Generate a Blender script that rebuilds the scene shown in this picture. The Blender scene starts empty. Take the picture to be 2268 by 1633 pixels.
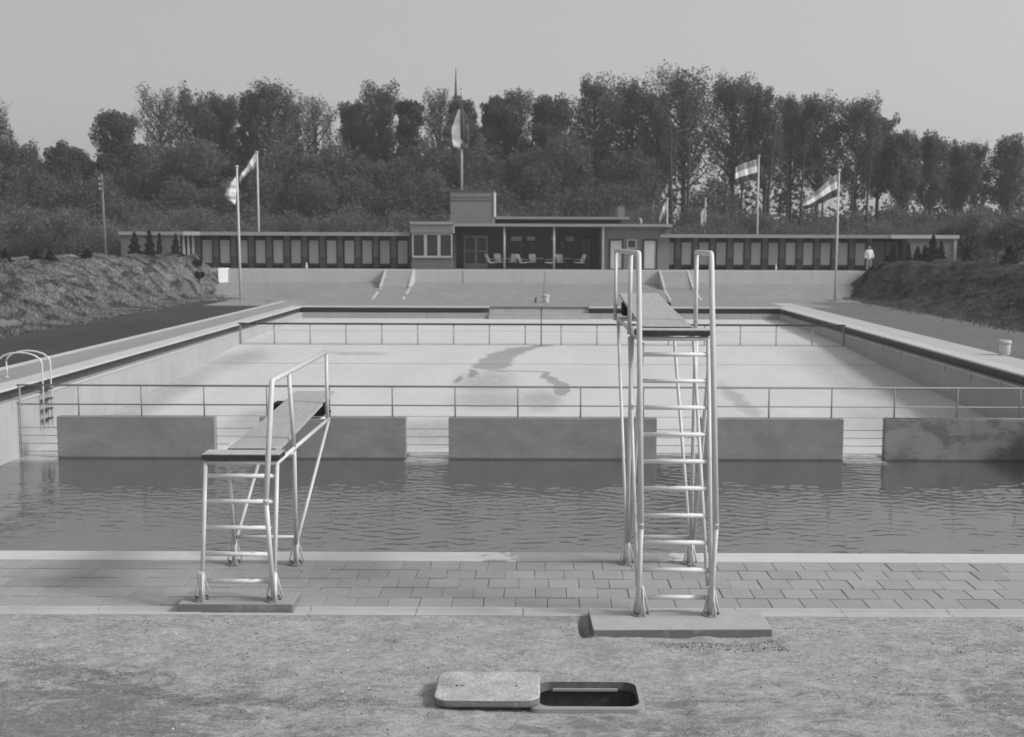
import bpy, math, random
import numpy as np
from mathutils import Vector, Matrix
R = math.radians
rng = np.random.default_rng(7)
random.seed(7)
SC = bpy.context.scene
COL = SC.collection

# ------------------------------------------------------------------ camera
CAMZ = 3.46
cd = bpy.data.cameras.new('camera')
cam = bpy.data.objects.new('camera', cd); COL.objects.link(cam)
cd.sensor_width = 36; cd.lens = 36*2650/2268
cd.shift_x = -50/2268; cd.shift_y = 0
cd.clip_start = .1; cd.clip_end = 5000
cam.location = (0, 0, CAMZ)
cam.matrix_world = Matrix.Translation((0, 0, CAMZ)) @ Matrix.Rotation(R(90-6.074), 4, 'X') @ Matrix.Rotation(.0035, 4, 'Z')
cd.dof.use_dof = True; cd.dof.focus_distance = 12.2; cd.dof.aperture_fstop = 2.4
SC.camera = cam
SC.render.resolution_x = 1024; SC.render.resolution_y = 737

# ------------------------------------------------------------------ sky and sun
SUN_EL, SUN_AZ = 36, 106          # azimuth clockwise from +Y (the far end of the pool)
w = bpy.data.worlds.new('World'); SC.world = w; w.use_nodes = True
nt = w.node_tree; nt.nodes.clear()
sky = nt.nodes.new('ShaderNodeTexSky'); sky.sky_type = 'NISHITA'; sky.sun_disc = False
sky.sun_elevation = R(SUN_EL); sky.sun_rotation = R(SUN_AZ)
sky.air_density = 1.2; sky.dust_density = 4.0; sky.ozone_density = 1.0
bw = nt.nodes.new('ShaderNodeRGBToBW')
mx = nt.nodes.new('ShaderNodeMix'); mx.data_type = 'FLOAT'; mx.inputs[0].default_value = .62
bg = nt.nodes.new('ShaderNodeBackground'); bg.inputs['Strength'].default_value = .1
out = nt.nodes.new('ShaderNodeOutputWorld')
nt.links.new(sky.outputs[0], bw.inputs[0]); nt.links.new(bw.outputs[0], mx.inputs[2])
nt.links.new(mx.outputs[0], bg.inputs['Color']); nt.links.new(bg.outputs[0], out.inputs[0])
# bright haze veiling the whole sky, stronger towards the sun's side
tc = nt.nodes.new('ShaderNodeTexCoord'); dt = nt.nodes.new('ShaderNodeVectorMath'); dt.operation = 'DOT_PRODUCT'
dt.inputs[1].default_value = (math.sin(R(SUN_AZ))*.9, math.cos(R(SUN_AZ))*.9, .25)
ma = nt.nodes.new('ShaderNodeMath'); ma.operation = 'MULTIPLY_ADD'; ma.inputs[1].default_value = 1.75; ma.inputs[2].default_value = 4.55
nt.links.new(tc.outputs['Generated'], dt.inputs[0]); nt.links.new(dt.outputs['Value'], ma.inputs[0]); nt.links.new(ma.outputs[0], mx.inputs[3])
sd = bpy.data.lights.new('sun', 'SUN'); sd.energy = 2.1; sd.angle = R(12); sd.color = (1, 1, 1)
sun = bpy.data.objects.new('sun', sd); COL.objects.link(sun)
sv = Vector((math.sin(R(SUN_AZ))*math.cos(R(SUN_EL)), math.cos(R(SUN_AZ))*math.cos(R(SUN_EL)), math.sin(R(SUN_EL))))
sun.rotation_euler = sv.to_track_quat('Z', 'Y').to_euler()
SC.view_settings.view_transform = 'Standard'; SC.view_settings.look = 'None'
SC.view_settings.gamma = 1; SC.view_settings.exposure = .46
SC.view_settings.use_curve_mapping = False
SC.render.engine = 'CYCLES'

# ------------------------------------------------------------------ materials
class N:
    """small helper round a material's node tree"""
    def __init__(s, name):
        s.m = bpy.data.materials.new(name); s.m.use_nodes = True
        s.t = s.m.node_tree; s.b = s.t.nodes['Principled BSDF']
        s.geo = s.t.nodes.new('ShaderNodeNewGeometry')
    def link(s, a, b): s.t.links.new(a, b)
    def val(s, a, i):
        if hasattr(a, 'is_output') or isinstance(a, bpy.types.NodeSocket): s.link(a, i)
        else: i.default_value = a
    def math(s, op, a, b=0., c=None, clamp=False):
        n = s.t.nodes.new('ShaderNodeMath'); n.operation = op; n.use_clamp = clamp
        s.val(a, n.inputs[0]); s.val(b, n.inputs[1])
        if c is not None: s.val(c, n.inputs[2])
        return n.outputs[0]
    def pos(s, sx=1, sy=1, sz=1, warp=None):
        n = s.t.nodes.new('ShaderNodeMapping'); n.inputs['Scale'].default_value = (sx, sy, sz)
        s.link(s.geo.outputs['Position'] if warp is None else warp, n.inputs[0]); return n.outputs[0]
    def noise(s, vec, scale=1., detail=5, rough=.6, dist=0.):
        n = s.t.nodes.new('ShaderNodeTexNoise'); n.inputs['Scale'].default_value = scale
        n.inputs['Detail'].default_value = detail; n.inputs['Roughness'].default_value = rough
        n.inputs['Distortion'].default_value = dist; s.link(vec, n.inputs['Vector']); return n.outputs[0]
    def ramp(s, v, a, b, lo=0., hi=1.):
        n = s.t.nodes.new('ShaderNodeMapRange'); n.interpolation_type = 'SMOOTHSTEP'
        s.val(v, n.inputs['Value'])
        for k, x in (('From Min', a), ('From Max', b), ('To Min', lo), ('To Max', hi)): n.inputs[k].default_value = x
        return n.outputs[0]
    def mix(s, f, a, b):
        n = s.t.nodes.new('ShaderNodeMix'); n.data_type = 'FLOAT'
        s.val(f, n.inputs[0]); s.val(a, n.inputs[2]); s.val(b, n.inputs[3]); return n.outputs[0]
    def xyz(s, warp=None):
        n = s.t.nodes.new('ShaderNodeSeparateXYZ'); s.link(s.geo.outputs['Position'] if warp is None else warp, n.inputs[0]); return n.outputs
    def grey(s, v):
        n = s.t.nodes.new('ShaderNodeCombineColor')
        for i in range(3): s.val(v, n.inputs[i])
        s.link(n.outputs[0], s.b.inputs['Base Color'])
    def bump(s, h, strength=.3, dist=.01):
        n = s.t.nodes.new('ShaderNodeBump'); n.inputs['Strength'].default_value = strength; n.inputs['Distance'].default_value = dist
        s.link(h, n.inputs['Height']); s.link(n.outputs[0], s.b.inputs['Normal'])
    def rough(s, v): s.val(v, s.b.inputs['Roughness'])

def simple(name, base, var=.12, scale=3., rough=.75, bump=.15, bscale=None, bdist=.006, stretch=(1, 1, 1), fine=.06, spec=.3, objrand=0.):
    n = N(name); p = n.pos(*stretch)
    a = n.noise(p, scale, 6, .6); b = n.noise(p, scale*9, 4, .7)
    v = n.math('ADD', n.math('MULTIPLY', n.math('SUBTRACT', a, .5), 4*var), n.math('MULTIPLY', n.math('SUBTRACT', b, .5), 4*fine))
    v = n.math('ADD', v, 1.)
    if objrand:
        oi = n.t.nodes.new('ShaderNodeObjectInfo')
        v = n.math('ADD', v, n.math('MULTIPLY', n.math('SUBTRACT', oi.outputs['Random'], .5), 2*objrand))
    n.grey(n.math('MAXIMUM', n.math('MULTIPLY', v, base), .004))
    n.rough(rough); n.b.inputs['Specular IOR Level'].default_value = spec
    if bump: n.bump(n.noise(n.pos(), bscale or scale*12, 5, .7), bump, bdist)
    return n.m

M = {}
M['concrete'] = simple('pale_concrete', .40, .10, 1.6, .85, .3, 60, .004)
M['concrete_mid'] = simple('mid_concrete', .28, .12, 1.3, .88, .3, 60, .004)
M['coping_far'] = simple('pale_coping', .46, .08, .7, .85, .2, 40)
M['deck_strip'] = simple('deck_paving_strip', .26, .12, .8, .9, .3, 30, stretch=(1, .25, 1))
M['gutter'] = simple('shade_toned_gutter', .06, .15, 2, .5, .1)  # recess shade deepened by a near-black base colour
M['slab'] = simple('paving_slab', .295, .09, 2.2, .85, .5, 90, .003, fine=.08, objrand=.065)
M['joint'] = simple('joint_soil', .06, .2, 6, .95, .3)
M['pipe'] = simple('white_painted_pipe', .58, .10, 9, .42, .15, 60, .001, fine=.06, spec=.5)
M['pipe_far'] = simple('galvanised_rail', .26, .1, 4, .5, 0)
M['rail_dark'] = simple('dark_rail', .045, .1, 4, .6, 0)
M['black'] = simple('black_rubber', .012, .1, 4, .7, 0)
M['plank_edge'] = simple('dark_plank', .045, .3, 8, .7, .3)
M['brick'] = simple('far_brick', .14, .12, 1.2, .9, .2, 20)
M['brick_light'] = simple('pale_brick', .21, .10, 1.2, .9, .2, 20)
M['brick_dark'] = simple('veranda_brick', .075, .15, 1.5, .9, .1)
M['plinth'] = simple('dark_plinth', .075, .1, 1.5, .9, .1)
M['fascia'] = simple('roof_fascia', .30, .08, 1, .8, 0)
M['fascia_pale'] = simple('new_fascia', .50, .08, 1, .8, 0)
M['roof'] = simple('roof_felt', .07, .15, 1, .9, 0)
M['door'] = simple('cabin_door', .42, .06, .8, .7, 0, objrand=.08)
M['door_pale'] = simple('pale_door', .50, .05, .8, .6, 0)
M['door_dark'] = simple('dark_door', .12, .1, .8, .7, 0)
M['frame_dark'] = simple('dark_frame', .035, .1, 1, .7, 0)
M['interior'] = simple('dark_interior', .02, .1, 1, .9, 0)
M['window_frame'] = simple('window_frame', .42, .05, 1, .6, 0)
M['post'] = simple('pale_post', .40, .05, 1, .6, 0)
M['white'] = simple('white_cloth', .88, .03, 3, .8, 0)
M['whitewall'] = simple('whitewash', .85, .04, 2, .8, 0)
M['flag_red'] = simple('flag_upper_stripe', .34, .04, 3, .8, 0)
M['flag_blue'] = simple('flag_lower_stripe', .07, .04, 3, .8, 0)
M['flagpole'] = simple('flagpole_paint', .55, .05, 2, .5, 0)
M['oldwood'] = simple('weathered_pole', .17, .2, 3, .9, 0)
M['bark'] = simple('bark', .055, .2, 2, .95, 0)
M['skin'] = simple('skin', .38, .04, 6, .6, 0)
M['hair'] = simple('hair', .04, .1, 8, .6, 0)
M['trouser'] = simple('light_trousers', .34, .08, 6, .85, 0)
M['rim'] = simple('dark_rim_concrete', .13, .25, 12, .85, .5)  # darker concrete for the inner wall of the manhole frame
M['iron'] = simple('rusty_iron', .09, .3, 20, .7, .4)
M['enamel'] = simple('bin_enamel', .55, .08, 8, .6, .1)
M['metal'] = simple('ladder_metal', .62, .05, 5, .35, 0, spec=.6)
M['soil'] = simple('soil_crumbs', .30, .3, 6, .95, .3)
M['soil_dark'] = simple('dark_crumbs', .11, .3, 6, .95, .3)
M['pebble'] = simple('pale_pebble', .6, .2, 6, .8, .2)
M['lamp'] = simple('small_white_jug', .75, .02, 6, .5, 0)

def glass_mat():
    n = N('window_glass'); n.grey(.02); n.rough(.08); n.b.inputs['Specular IOR Level'].default_value = .6; return n.m
M['glass'] = glass_mat()

def leaf_mat(name, base, tr=.42, blotch=0.):
    n = N(name)
    a = n.noise(n.pos(), .35, 3, .6); b = n.noise(n.pos(), 2.2, 3, .6)
    v = n.math('MULTIPLY', n.math('ADD', n.math('ADD', .35, n.math('MULTIPLY', a, .7)), n.math('MULTIPLY', b, .6)), base)
    if blotch: v = n.math('MULTIPLY', v, n.mix(n.math('MULTIPLY', n.ramp(n.noise(n.pos(1, .7, 1), 1.1, 5, .65), .47, .58), blotch), 1., .35))
    n.grey(v); n.rough(.8); n.b.inputs['Specular IOR Level'].default_value = .15
    tn = n.t.nodes.new('ShaderNodeBsdfTranslucent'); c = n.t.nodes.new('ShaderNodeCombineColor')
    for i in range(3): n.link(v, c.inputs[i])
    n.link(c.outputs[0], tn.inputs[0])
    ms = n.t.nodes.new('ShaderNodeMixShader'); ms.inputs[0].default_value = tr
    o = n.t.nodes['Material Output']
    n.link(n.b.outputs[0], ms.inputs[1]); n.link(tn.outputs[0], ms.inputs[2]); n.link(ms.outputs[0], o.inputs[0])
    return n.m
M['leaf'] = leaf_mat('woodland_leaf', .125)
M['leaf_dark'] = leaf_mat('dark_leaf', .09)
M['leaf_pale'] = leaf_mat('spring_leaf', .17, .4)
M['leaf_bush'] = leaf_mat('undergrowth_leaf', .15)
M['needle'] = leaf_mat('conifer_needle', .028, .1)
M['grassblade'] = leaf_mat('rough_grass', .25, .35, .9)
M['grassblade_r'] = leaf_mat('rough_grass_right', .14, .3, .7)

def sand_mat(name, base, dirt_shade, near=False):
    n = N(name)
    w_ = n.pos(1, 1.7, 1)
    big = n.noise(w_, .55, 6, .65, .6); mid = n.noise(w_, 2.6, 7, .75, .6); fine = n.noise(n.pos(), 24, 7, .8)
    spk = n.noise(n.pos(1, 1.5, 1), 10, 6, .78, .5)
    v = n.math('ADD', n.math('ADD', n.math('MULTIPLY', n.math('SUBTRACT', mid, .5), 1.1), n.math('MULTIPLY', n.math('SUBTRACT', fine, .5), 1.4)), 1.)
    v = n.math('MULTIPLY', n.math('ADD', v, n.math('MULTIPLY', n.math('SUBTRACT', spk, .5), 1.3)), base)
    if near:
        y = n.xyz()[1]; x = n.xyz()[0]
        g = n.ramp(y, 10.4, 8.3, -.11, .055)
        side = n.ramp(n.math('ABSOLUTE', n.math('SUBTRACT', x, .5)), 1.0, 4.4, -.035, .05)
        pat = n.math('ADD', n.math('MULTIPLY', big, .30), n.math('MULTIPLY', n.noise(n.pos(1, 2.0, 1), 3.0, 9, .82, .5), .70))
        m = n.ramp(n.math('ADD', n.math('ADD', pat, g), side), .505, .60)
        v = n.mix(n.math('MULTIPLY', m, .75), v, n.math('MULTIPLY', n.math('ADD', .2, n.math('ADD', fine, spk)), dirt_shade))
        speck = n.ramp(n.noise(n.pos(1, 1.4, 1), 13, 4, .7), .70, .76)
        v = n.mix(n.math('MULTIPLY', speck, .6), v, dirt_shade*.7)
    else:
        m = n.ramp(big, .52, .7)
        v = n.mix(n.math('MULTIPLY', m, .5), v, dirt_shade)
    n.grey(n.math('MAXIMUM', v, .02)); n.rough(.95); n.b.inputs['Specular IOR Level'].default_value = .1
    h = n.math('ADD', n.math('MULTIPLY', n.noise(w_, 9, 6, .75, .3), 1.), n.math('MULTIPLY', n.noise(n.pos(), 45, 4, .7), .45))
    n.bump(h, .9, .022 if near else .03)
    return n.m
M['sand'] = sand_mat('sandy_ground', .335, .13, True)
M['sand_far'] = sand_mat('far_sand', .255, .19)

def lawn_mat(name, base, blotch=0.):
    n = N(name); a = n.noise(n.pos(1, .5, 1), .35, 5, .6); b = n.noise(n.pos(1, .4, 1), 9, 4, .7)
    v = n.math('MULTIPLY', n.math('ADD', n.math('ADD', .35, n.math('MULTIPLY', a, .7)), n.math('MULTIPLY', b, .6)), base)
    if blotch: v = n.math('MULTIPLY', v, n.mix(n.math('MULTIPLY', n.ramp(n.noise(n.pos(1, .7, 1), 1.1, 5, .65), .47, .58), blotch), 1., .35))
    n.grey(v); n.rough(.95); n.b.inputs['Specular IOR Level'].default_value = .08
    n.bump(n.noise(n.pos(), 14, 5, .7), .8, .04); return n.m
M['lawn_l'] = lawn_mat('mown_grass', .058)
M['lawn_r'] = lawn_mat('mown_grass_right', .15)
M['berm_l'] = lawn_mat('bank_earth', .17, 1.)
M['berm_r'] = lawn_mat('bank_earth_right', .10, .7)
M['backland'] = lawn_mat('woodland_floor', .07)

def ellipse_mask(n, P, cx, cy, rx, ry, soft=.35):
    x = n.math('DIVIDE', n.math('SUBTRACT', P[0], cx), rx); y = n.math('DIVIDE', n.math('SUBTRACT', P[1], cy), ry)
    d = n.math('SQRT', n.math('ADD', n.math('MULTIPLY', x, x), n.math('MULTIPLY', y, y)))
    return n.ramp(d, 1+soft, 1-soft)
def floor_mat():
    n = N('basin_floor_concrete')
    wn = n.t.nodes.new('ShaderNodeTexNoise'); wn.inputs['Scale'].default_value = .9; wn.inputs['Detail'].default_value = 6; wn.inputs['Roughness'].default_value = .65
    n.link(n.pos(1, .55, 1), wn.inputs['Vector'])
    vs = n.t.nodes.new('ShaderNodeVectorMath'); vs.operation = 'SUBTRACT'; n.link(wn.outputs['Color'], vs.inputs[0]); vs.inputs[1].default_value = (.48, .5, .5)
    vm = n.t.nodes.new('ShaderNodeVectorMath'); vm.operation = 'MULTIPLY'; n.link(vs.outputs[0], vm.inputs[0]); vm.inputs[1].default_value = (.8, 2.0, 0)
    va = n.t.nodes.new('ShaderNodeVectorMath'); va.operation = 'ADD'; n.link(vm.outputs[0], va.inputs[0]); n.link(n.geo.outputs['Position'], va.inputs[1])
    P = n.xyz(va.outputs[0])
    m = None
    for e in ((-1.55, 43.6, .72, 1.0), (-1.45, 44.8, .66, 1.1), (-1.25, 46.1, .62, 1.1), (-.95, 47.3, .62, .9), (-.6, 48.3, .6, .6), (-.1, 48.95, .55, .35), (.3, 49.3, .5, .2),
              (-.9, 42.3, .9, .16), (.0, 42.2, .6, .14), (.35, 41.3, .16, .9), (.6, 40.2, .2, .9), (.8, 39.0, .26, 1.0), (.9, 37.9, .24, .9), (-2.2, 41.6, .12, 1.0), (-2.6, 40.2, .12, .9)):
        k = ellipse_mask(n, P, *e, .16); m = k if m is None else n.math('MAXIMUM', m, k)
    damp_and_shade = None  # faint damp zones; strips beside the right wall paint its cast shade
    for e in ((-1.6, 39.8, .95, 2.4), (-1.3, 36.4, 1.2, 1.6), (.2, 36.2, .6, 1.6), (-2.6, 31.5, 1.3, 1.8), (1.2, 31.3, .9, 1.0), (-.4, 29.6, 2.2, .5), (-11.7, 36.5, .75, 7.5), (-11.2, 45, .9, 2.6), (-7.6, 33.0, .8, 2.4), (-7, 46.8, 1.2, .5), (11.2, 41, 1.3, 8.0), (11.0, 32, 2.2, 4.0), (6.4, 31.6, 1.6, .7), (6.3, 36.5, .25, 3.0)):
        k = ellipse_mask(n, P, *e, .6); damp_and_shade = k if damp_and_shade is None else n.math('MAXIMUM', damp_and_shade, k)
    a = n.noise(n.pos(1, .5, 1), .6, 6, .6); b = n.noise(n.pos(1, .3, 1), 5, 5, .65)
    v = n.math('ADD', .86, n.math('ADD', n.math('MULTIPLY', n.math('SUBTRACT', a, .4), .22), n.math('MULTIPLY', n.math('SUBTRACT', b, .4), .16)))
    v = n.math('MULTIPLY', v, .575)
    v = n.math('MULTIPLY', v, n.mix(n.math('MULTIPLY', m, n.ramp(b, .2, .6, .8, 1)), 1., .58))
    v = n.math('MULTIPLY', v, n.mix(n.math('MULTIPLY', damp_and_shade, n.ramp(b, .3, .6, .5, 1)), 1., .68))
    n.grey(v); n.rough(n.mix(m, .85, .55)); n.b.inputs['Specular IOR Level'].default_value = .25
    return n.m
M['basin'] = floor_mat()
def wall_mat(name, base, streak=.35):
    n = N(name)
    a = n.noise(n.pos(1, 1, 1), .8, 6, .6); st = n.noise(n.pos(3.0, 3.0, .35), 1.6, 6, .65)
    z = n.xyz()[2]
    v = n.math('ADD', .88, n.math('MULTIPLY', n.math('SUBTRACT', a, .45), .3))
    s_ = n.ramp(st, .54, .70)
    v = n.math('MULTIPLY', n.math('MULTIPLY', v, n.mix(n.math('MULTIPLY', s_, streak), 1., .4)), base)
    n.grey(v); n.rough(.85); n.bump(n.noise(n.pos(), 12, 5, .7), .2, .01); return n.m
M['poolwall'] = wall_mat('basin_wall_render', .385, .40)
M['retaining'] = wall_mat('retaining_wall_render', .55, .22)
def block_mat():
    n = N('wet_partition_concrete')
    a = n.noise(n.pos(1, 1, 1.4), .9, 6, .65, .4); b = n.noise(n.pos(1, 1, 2), 4.5, 6, .7, .5); z = n.xyz()[2]; x = n.xyz()[0]
    blot = n.math('MULTIPLY', n.ramp(n.noise(n.pos(1, 1, 1.7), 1.1, 7, .72, .5), .47, .60), n.ramp(x, 6.8, 9.2, .25, 1.))
    tide = n.ramp(n.math('ADD', z, n.math('MULTIPLY', b, .03)), -1.67, -1.62)
    v = n.math('ADD', .235, n.math('MULTIPLY', n.math('SUBTRACT', a, .5), .16)); v = n.math('ADD', v, n.math('MULTIPLY', n.math('SUBTRACT', b, .5), .10))
    v = n.math('MULTIPLY', v, n.mix(blot, 1., .58)); v = n.math('MULTIPLY', v, n.mix(tide, .35, 1.))
    n.grey(n.math('MAXIMUM', v, .02)); n.rough(.7); n.bump(n.noise(n.pos(), 18, 5, .7), .25, .01); return n.m
M['block'] = block_mat()
def coping_mat():
    n = N('coping_concrete_with_splash')
    wn = n.noise(n.pos(1, 2, 1), 4.5, 5, .6, .6); P = n.xyz()
    a = n.noise(n.pos(), 3, 6, .6); f = n.noise(n.pos(), 45, 5, .7)
    v = n.math('MULTIPLY', n.math('ADD', .85, n.math('ADD', n.math('MULTIPLY', n.math('SUBTRACT', a, .4), .25), n.math('MULTIPLY', n.math('SUBTRACT', f, .4), .2))), .56)
    d = n.math('ABSOLUTE', n.math('SUBTRACT', P[0], .63))
    m = n.ramp(n.math('ADD', d, n.math('MULTIPLY', n.math('SUBTRACT', wn, .5), 2.6)), 1.0, .92)
    v = n.mix(m, v, .27); n.grey(v); n.rough(n.mix(m, .85, .35)); return n.m
M['coping'] = coping_mat()
def plank_mat(name, base):
    n = N(name); p = n.pos(9, .8, 1)
    a = n.noise(p, 2.5, 6, .7, .3); b = n.noise(n.pos(60, 3, 1), 2, 4, .7)
    v = n.math('MULTIPLY', n.math('ADD', .55, n.math('ADD', n.math('MULTIPLY', a, .6), n.math('MULTIPLY', b, .3))), base)
    n.grey(v); n.rough(.8); n.bump(b, .3, .003); return n.m
M['board'] = plank_mat('coir_covered_board', .34)
M['plank'] = plank_mat('weathered_plank', .40)
def rung_mat():
    n = N('worn_rung_paint')
    a = n.noise(n.pos(1, 3, 3), 14, 6, .75)
    nz = n.t.nodes.new('ShaderNodeSeparateXYZ'); n.link(n.geo.outputs['Normal'], nz.inputs[0])
    m = n.math('MULTIPLY', n.ramp(nz.outputs[2], .35, .9), n.ramp(a, .50, .62))
    n.grey(n.mix(m, n.math('ADD', .58, n.math('MULTIPLY', a, .2)), .22)); n.rough(.5); return n.m
M['rung'] = rung_mat()
def tread_mat():
    n = N('cast_lid_with_tread')
    a = n.noise(n.pos(), 5, 6, .7, .4); f = n.noise(n.pos(), 40, 5, .75)
    v = n.math('ADD', .45, n.math('ADD', n.math('MULTIPLY', n.math('SUBTRACT', a, .5), .7), n.math('MULTIPLY', n.math('SUBTRACT', f, .5), .5)))
    nz = n.t.nodes.new('ShaderNodeSeparateXYZ'); n.link(n.geo.outputs['Normal'], nz.inputs[0])
    ed = n.math('MULTIPLY', n.ramp(nz.outputs[2], .5, .2), n.ramp(a, .30, .5))     # shade of the rim's side faces put into the colour
    n.grey(n.mix(n.math('MULTIPLY', ed, .75), n.math('MAXIMUM', v, .12), .10)); n.rough(.85); n.bump(n.math('ADD', f, a), .9, .02); return n.m
M['lid'] = tread_mat()
def pad_mat(name, base, dirt_shade):
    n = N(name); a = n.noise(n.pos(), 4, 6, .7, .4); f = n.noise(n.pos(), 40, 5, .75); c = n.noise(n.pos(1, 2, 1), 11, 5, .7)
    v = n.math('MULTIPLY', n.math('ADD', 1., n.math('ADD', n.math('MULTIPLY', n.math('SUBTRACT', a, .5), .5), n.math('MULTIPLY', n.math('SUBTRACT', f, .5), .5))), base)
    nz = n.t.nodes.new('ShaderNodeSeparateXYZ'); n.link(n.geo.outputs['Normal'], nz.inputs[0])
    ed = n.math('MULTIPLY', n.ramp(nz.outputs[2], .6, .2), n.ramp(a, .25, .5))      # shaded sides painted darker, patchily
    v = n.mix(n.math('MULTIPLY', ed, .8), v, dirt_shade); v = n.mix(n.math('MULTIPLY', n.ramp(c, .62, .72), .35), v, dirt_shade)
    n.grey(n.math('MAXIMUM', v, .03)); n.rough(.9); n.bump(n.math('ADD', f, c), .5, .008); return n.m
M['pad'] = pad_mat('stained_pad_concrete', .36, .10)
M['pad2'] = pad_mat('stained_thick_pad_concrete', .30, .13)
def water_mat():
    n = N('pool_water')
    P = n.xyz(); edge = n.noise(n.pos(1, 2.5, 1), 2.5, 4, .6)
    # pale shallow floor and bright reflection painted into the water at the gaps
    sh = None
    for xa, xb in ((XL_, -11.3), (-7.57, -6.5), (-3.04, -2.03), (2.9, 3.93), (7.32, 8.3), (12.2, XR_)):
        k = n.math('MULTIPLY', n.ramp(n.math('ADD', P[0], n.math('MULTIPLY', edge, .12)), xa+.0, xa+.1), n.ramp(n.math('ADD', P[0], n.math('MULTIPLY', edge, .12)), xb+.12, xb+.02))
        sh = k if sh is None else n.math('MAXIMUM', sh, k)
    sh = n.math('MULTIPLY', sh, n.ramp(P[1], 27.2, 28.4, .0, 1.))
    n.grey(n.mix(sh, .08, .50)); n.rough(.02)
    n.b.inputs['IOR'].default_value = 3.2
    n.bump(n.noise(n.pos(1., 1.5, 1), 9, 3, .5, .4), .25, .01); return n.m
XL_, XR_ = -12.3, 12.9
M['water'] = water_mat()

# ------------------------------------------------------------------ mesh helpers
class MB:
    def __init__(s): s.v = []; s.f = []; s.mi = []
    def add(s, vs, fs, mi=0):
        o = len(s.v); s.v += [tuple(a) for a in vs]; s.f += [tuple(i+o for i in f) for f in fs]; s.mi += [mi]*len(fs); return s
    def box(s, x0, x1, y0, y1, z0, z1, mi=0):
        return s.add([(x0,y0,z0),(x1,y0,z0),(x1,y1,z0),(x0,y1,z0),(x0,y0,z1),(x1,y0,z1),(x1,y1,z1),(x0,y1,z1)],
                     [(0,3,2,1),(4,5,6,7),(0,1,5,4),(1,2,6,5),(2,3,7,6),(3,0,4,7)], mi)
    def tube(s, pts, r, n=12, mi=0, cap=True):
        pts = [Vector(p) for p in pts]; k = len(pts); rs = r if isinstance(r, (list, tuple)) else [r]*k
        up = None; rings = []
        for i, p in enumerate(pts):
            if i == 0: d = pts[1]-p
            elif i == k-1: d = p-pts[i-1]
            else: d = (pts[i+1]-p).normalized()+(p-pts[i-1]).normalized()
            d.normalize()
            if up is None:
                up = d.orthogonal().normalized()
            else: up = (up-d*up.dot(d)).normalized()
            q = d.cross(up)
            rings.append([p+up*math.cos(2*math.pi*j/n)*rs[i]+q*math.sin(2*math.pi*j/n)*rs[i] for j in range(n)])
        vs = [v for ring in rings for v in ring]; fs = []
        for i in range(k-1):
            for j in range(n):
                fs.append((i*n+j, i*n+(j+1) % n, (i+1)*n+(j+1) % n, (i+1)*n+j))
        if cap: fs.append(tuple(reversed(range(n)))); fs.append(tuple((k-1)*n+j for j in range(n)))
        return s.add(vs, fs, mi)
    def lathe(s, prof, cx, cy, n=20, mi=0):
        vs = []; fs = []
        for (r, z) in prof:
            for j in range(n): vs.append((cx+r*math.cos(2*math.pi*j/n), cy+r*math.sin(2*math.pi*j/n), z))
        for i in range(len(prof)-1):
            for j in range(n): fs.append((i*n+j, i*n+(j+1) % n, (i+1)*n+(j+1) % n, (i+1)*n+j))
        fs.append(tuple(reversed(range(n)))); fs.append(tuple((len(prof)-1)*n+j for j in range(n)))
        return s.add(vs, fs, mi)
    def prism(s, poly, z0, z1, mi=0):
        n = len(poly); vs = [(x, y, z0) for x, y in poly]+[(x, y, z1) for x, y in poly]
        fs = [tuple(reversed(range(n))), tuple(range(n, 2*n))]+[(i, (i+1) % n, n+(i+1) % n, n+i) for i in range(n)]
        return s.add(vs, fs, mi)
    def build(s, name, mats, parent=None, smooth=False, bevel=0., kind=None):
        me = bpy.data.meshes.new(name); me.from_pydata(s.v, [], s.f)
        for m in (mats if isinstance(mats, (list, tuple)) else [mats]): me.materials.append(M[m] if isinstance(m, str) else m)
        me.polygons.foreach_set('material_index', s.mi)
        if smooth: me.polygons.foreach_set('use_smooth', [len(f) <= 4 for f in s.f])
        me.update()
        o = bpy.data.objects.new(name, me); COL.objects.link(o)
        if parent is not None: o.parent = parent; o.matrix_parent_inverse = parent.matrix_basis.inverted()
        if bevel:
            b = o.modifiers.new('bevel', 'BEVEL'); b.width = bevel; b.segments = 2; b.limit_method = 'ANGLE'; b.angle_limit = R(40)
        if kind: o['kind'] = kind
        return o
def npmesh(name, V, k, mat, parent=None, kind=None):
    """V: (n*k,3) vertex array, faces of k consecutive vertices"""
    V = np.ascontiguousarray(V, dtype=np.float32); nf = len(V)//k
    me = bpy.data.meshes.new(name); me.vertices.add(len(V)); me.vertices.foreach_set('co', V.ravel())
    me.loops.add(nf*k); me.loops.foreach_set('vertex_index', np.arange(nf*k, dtype=np.int32))
    me.polygons.add(nf); me.polygons.foreach_set('loop_start', np.arange(0, nf*k, k, dtype=np.int32))
    me.materials.append(M[mat]); me.update(calc_edges=True)
    o = bpy.data.objects.new(name, me); COL.objects.link(o)
    if parent is not None: o.parent = parent; o.matrix_parent_inverse = parent.matrix_basis.inverted()
    if kind: o['kind'] = kind
    return o
def empty(name, loc, label, cat, group=None):
    o = bpy.data.objects.new(name, None); COL.objects.link(o); o.location = loc; o.empty_display_size = .2
    return tag(o, label, cat, group)
def tag(o, label, cat, group=None):
    o['label'] = label; o['category'] = cat
    if group: o['group'] = group
    return o
def copy_tree(o, delta, parent=None):
    c = o.copy(); COL.objects.link(c)
    if parent is None: c.location = o.location + Vector(delta)
    else: c.parent = parent
    for ch in list(o.children): copy_tree(ch, delta, c)
    return c
def sstep(t): t = np.clip(t, 0, 1); return t*t*(3-2*t)
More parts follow.
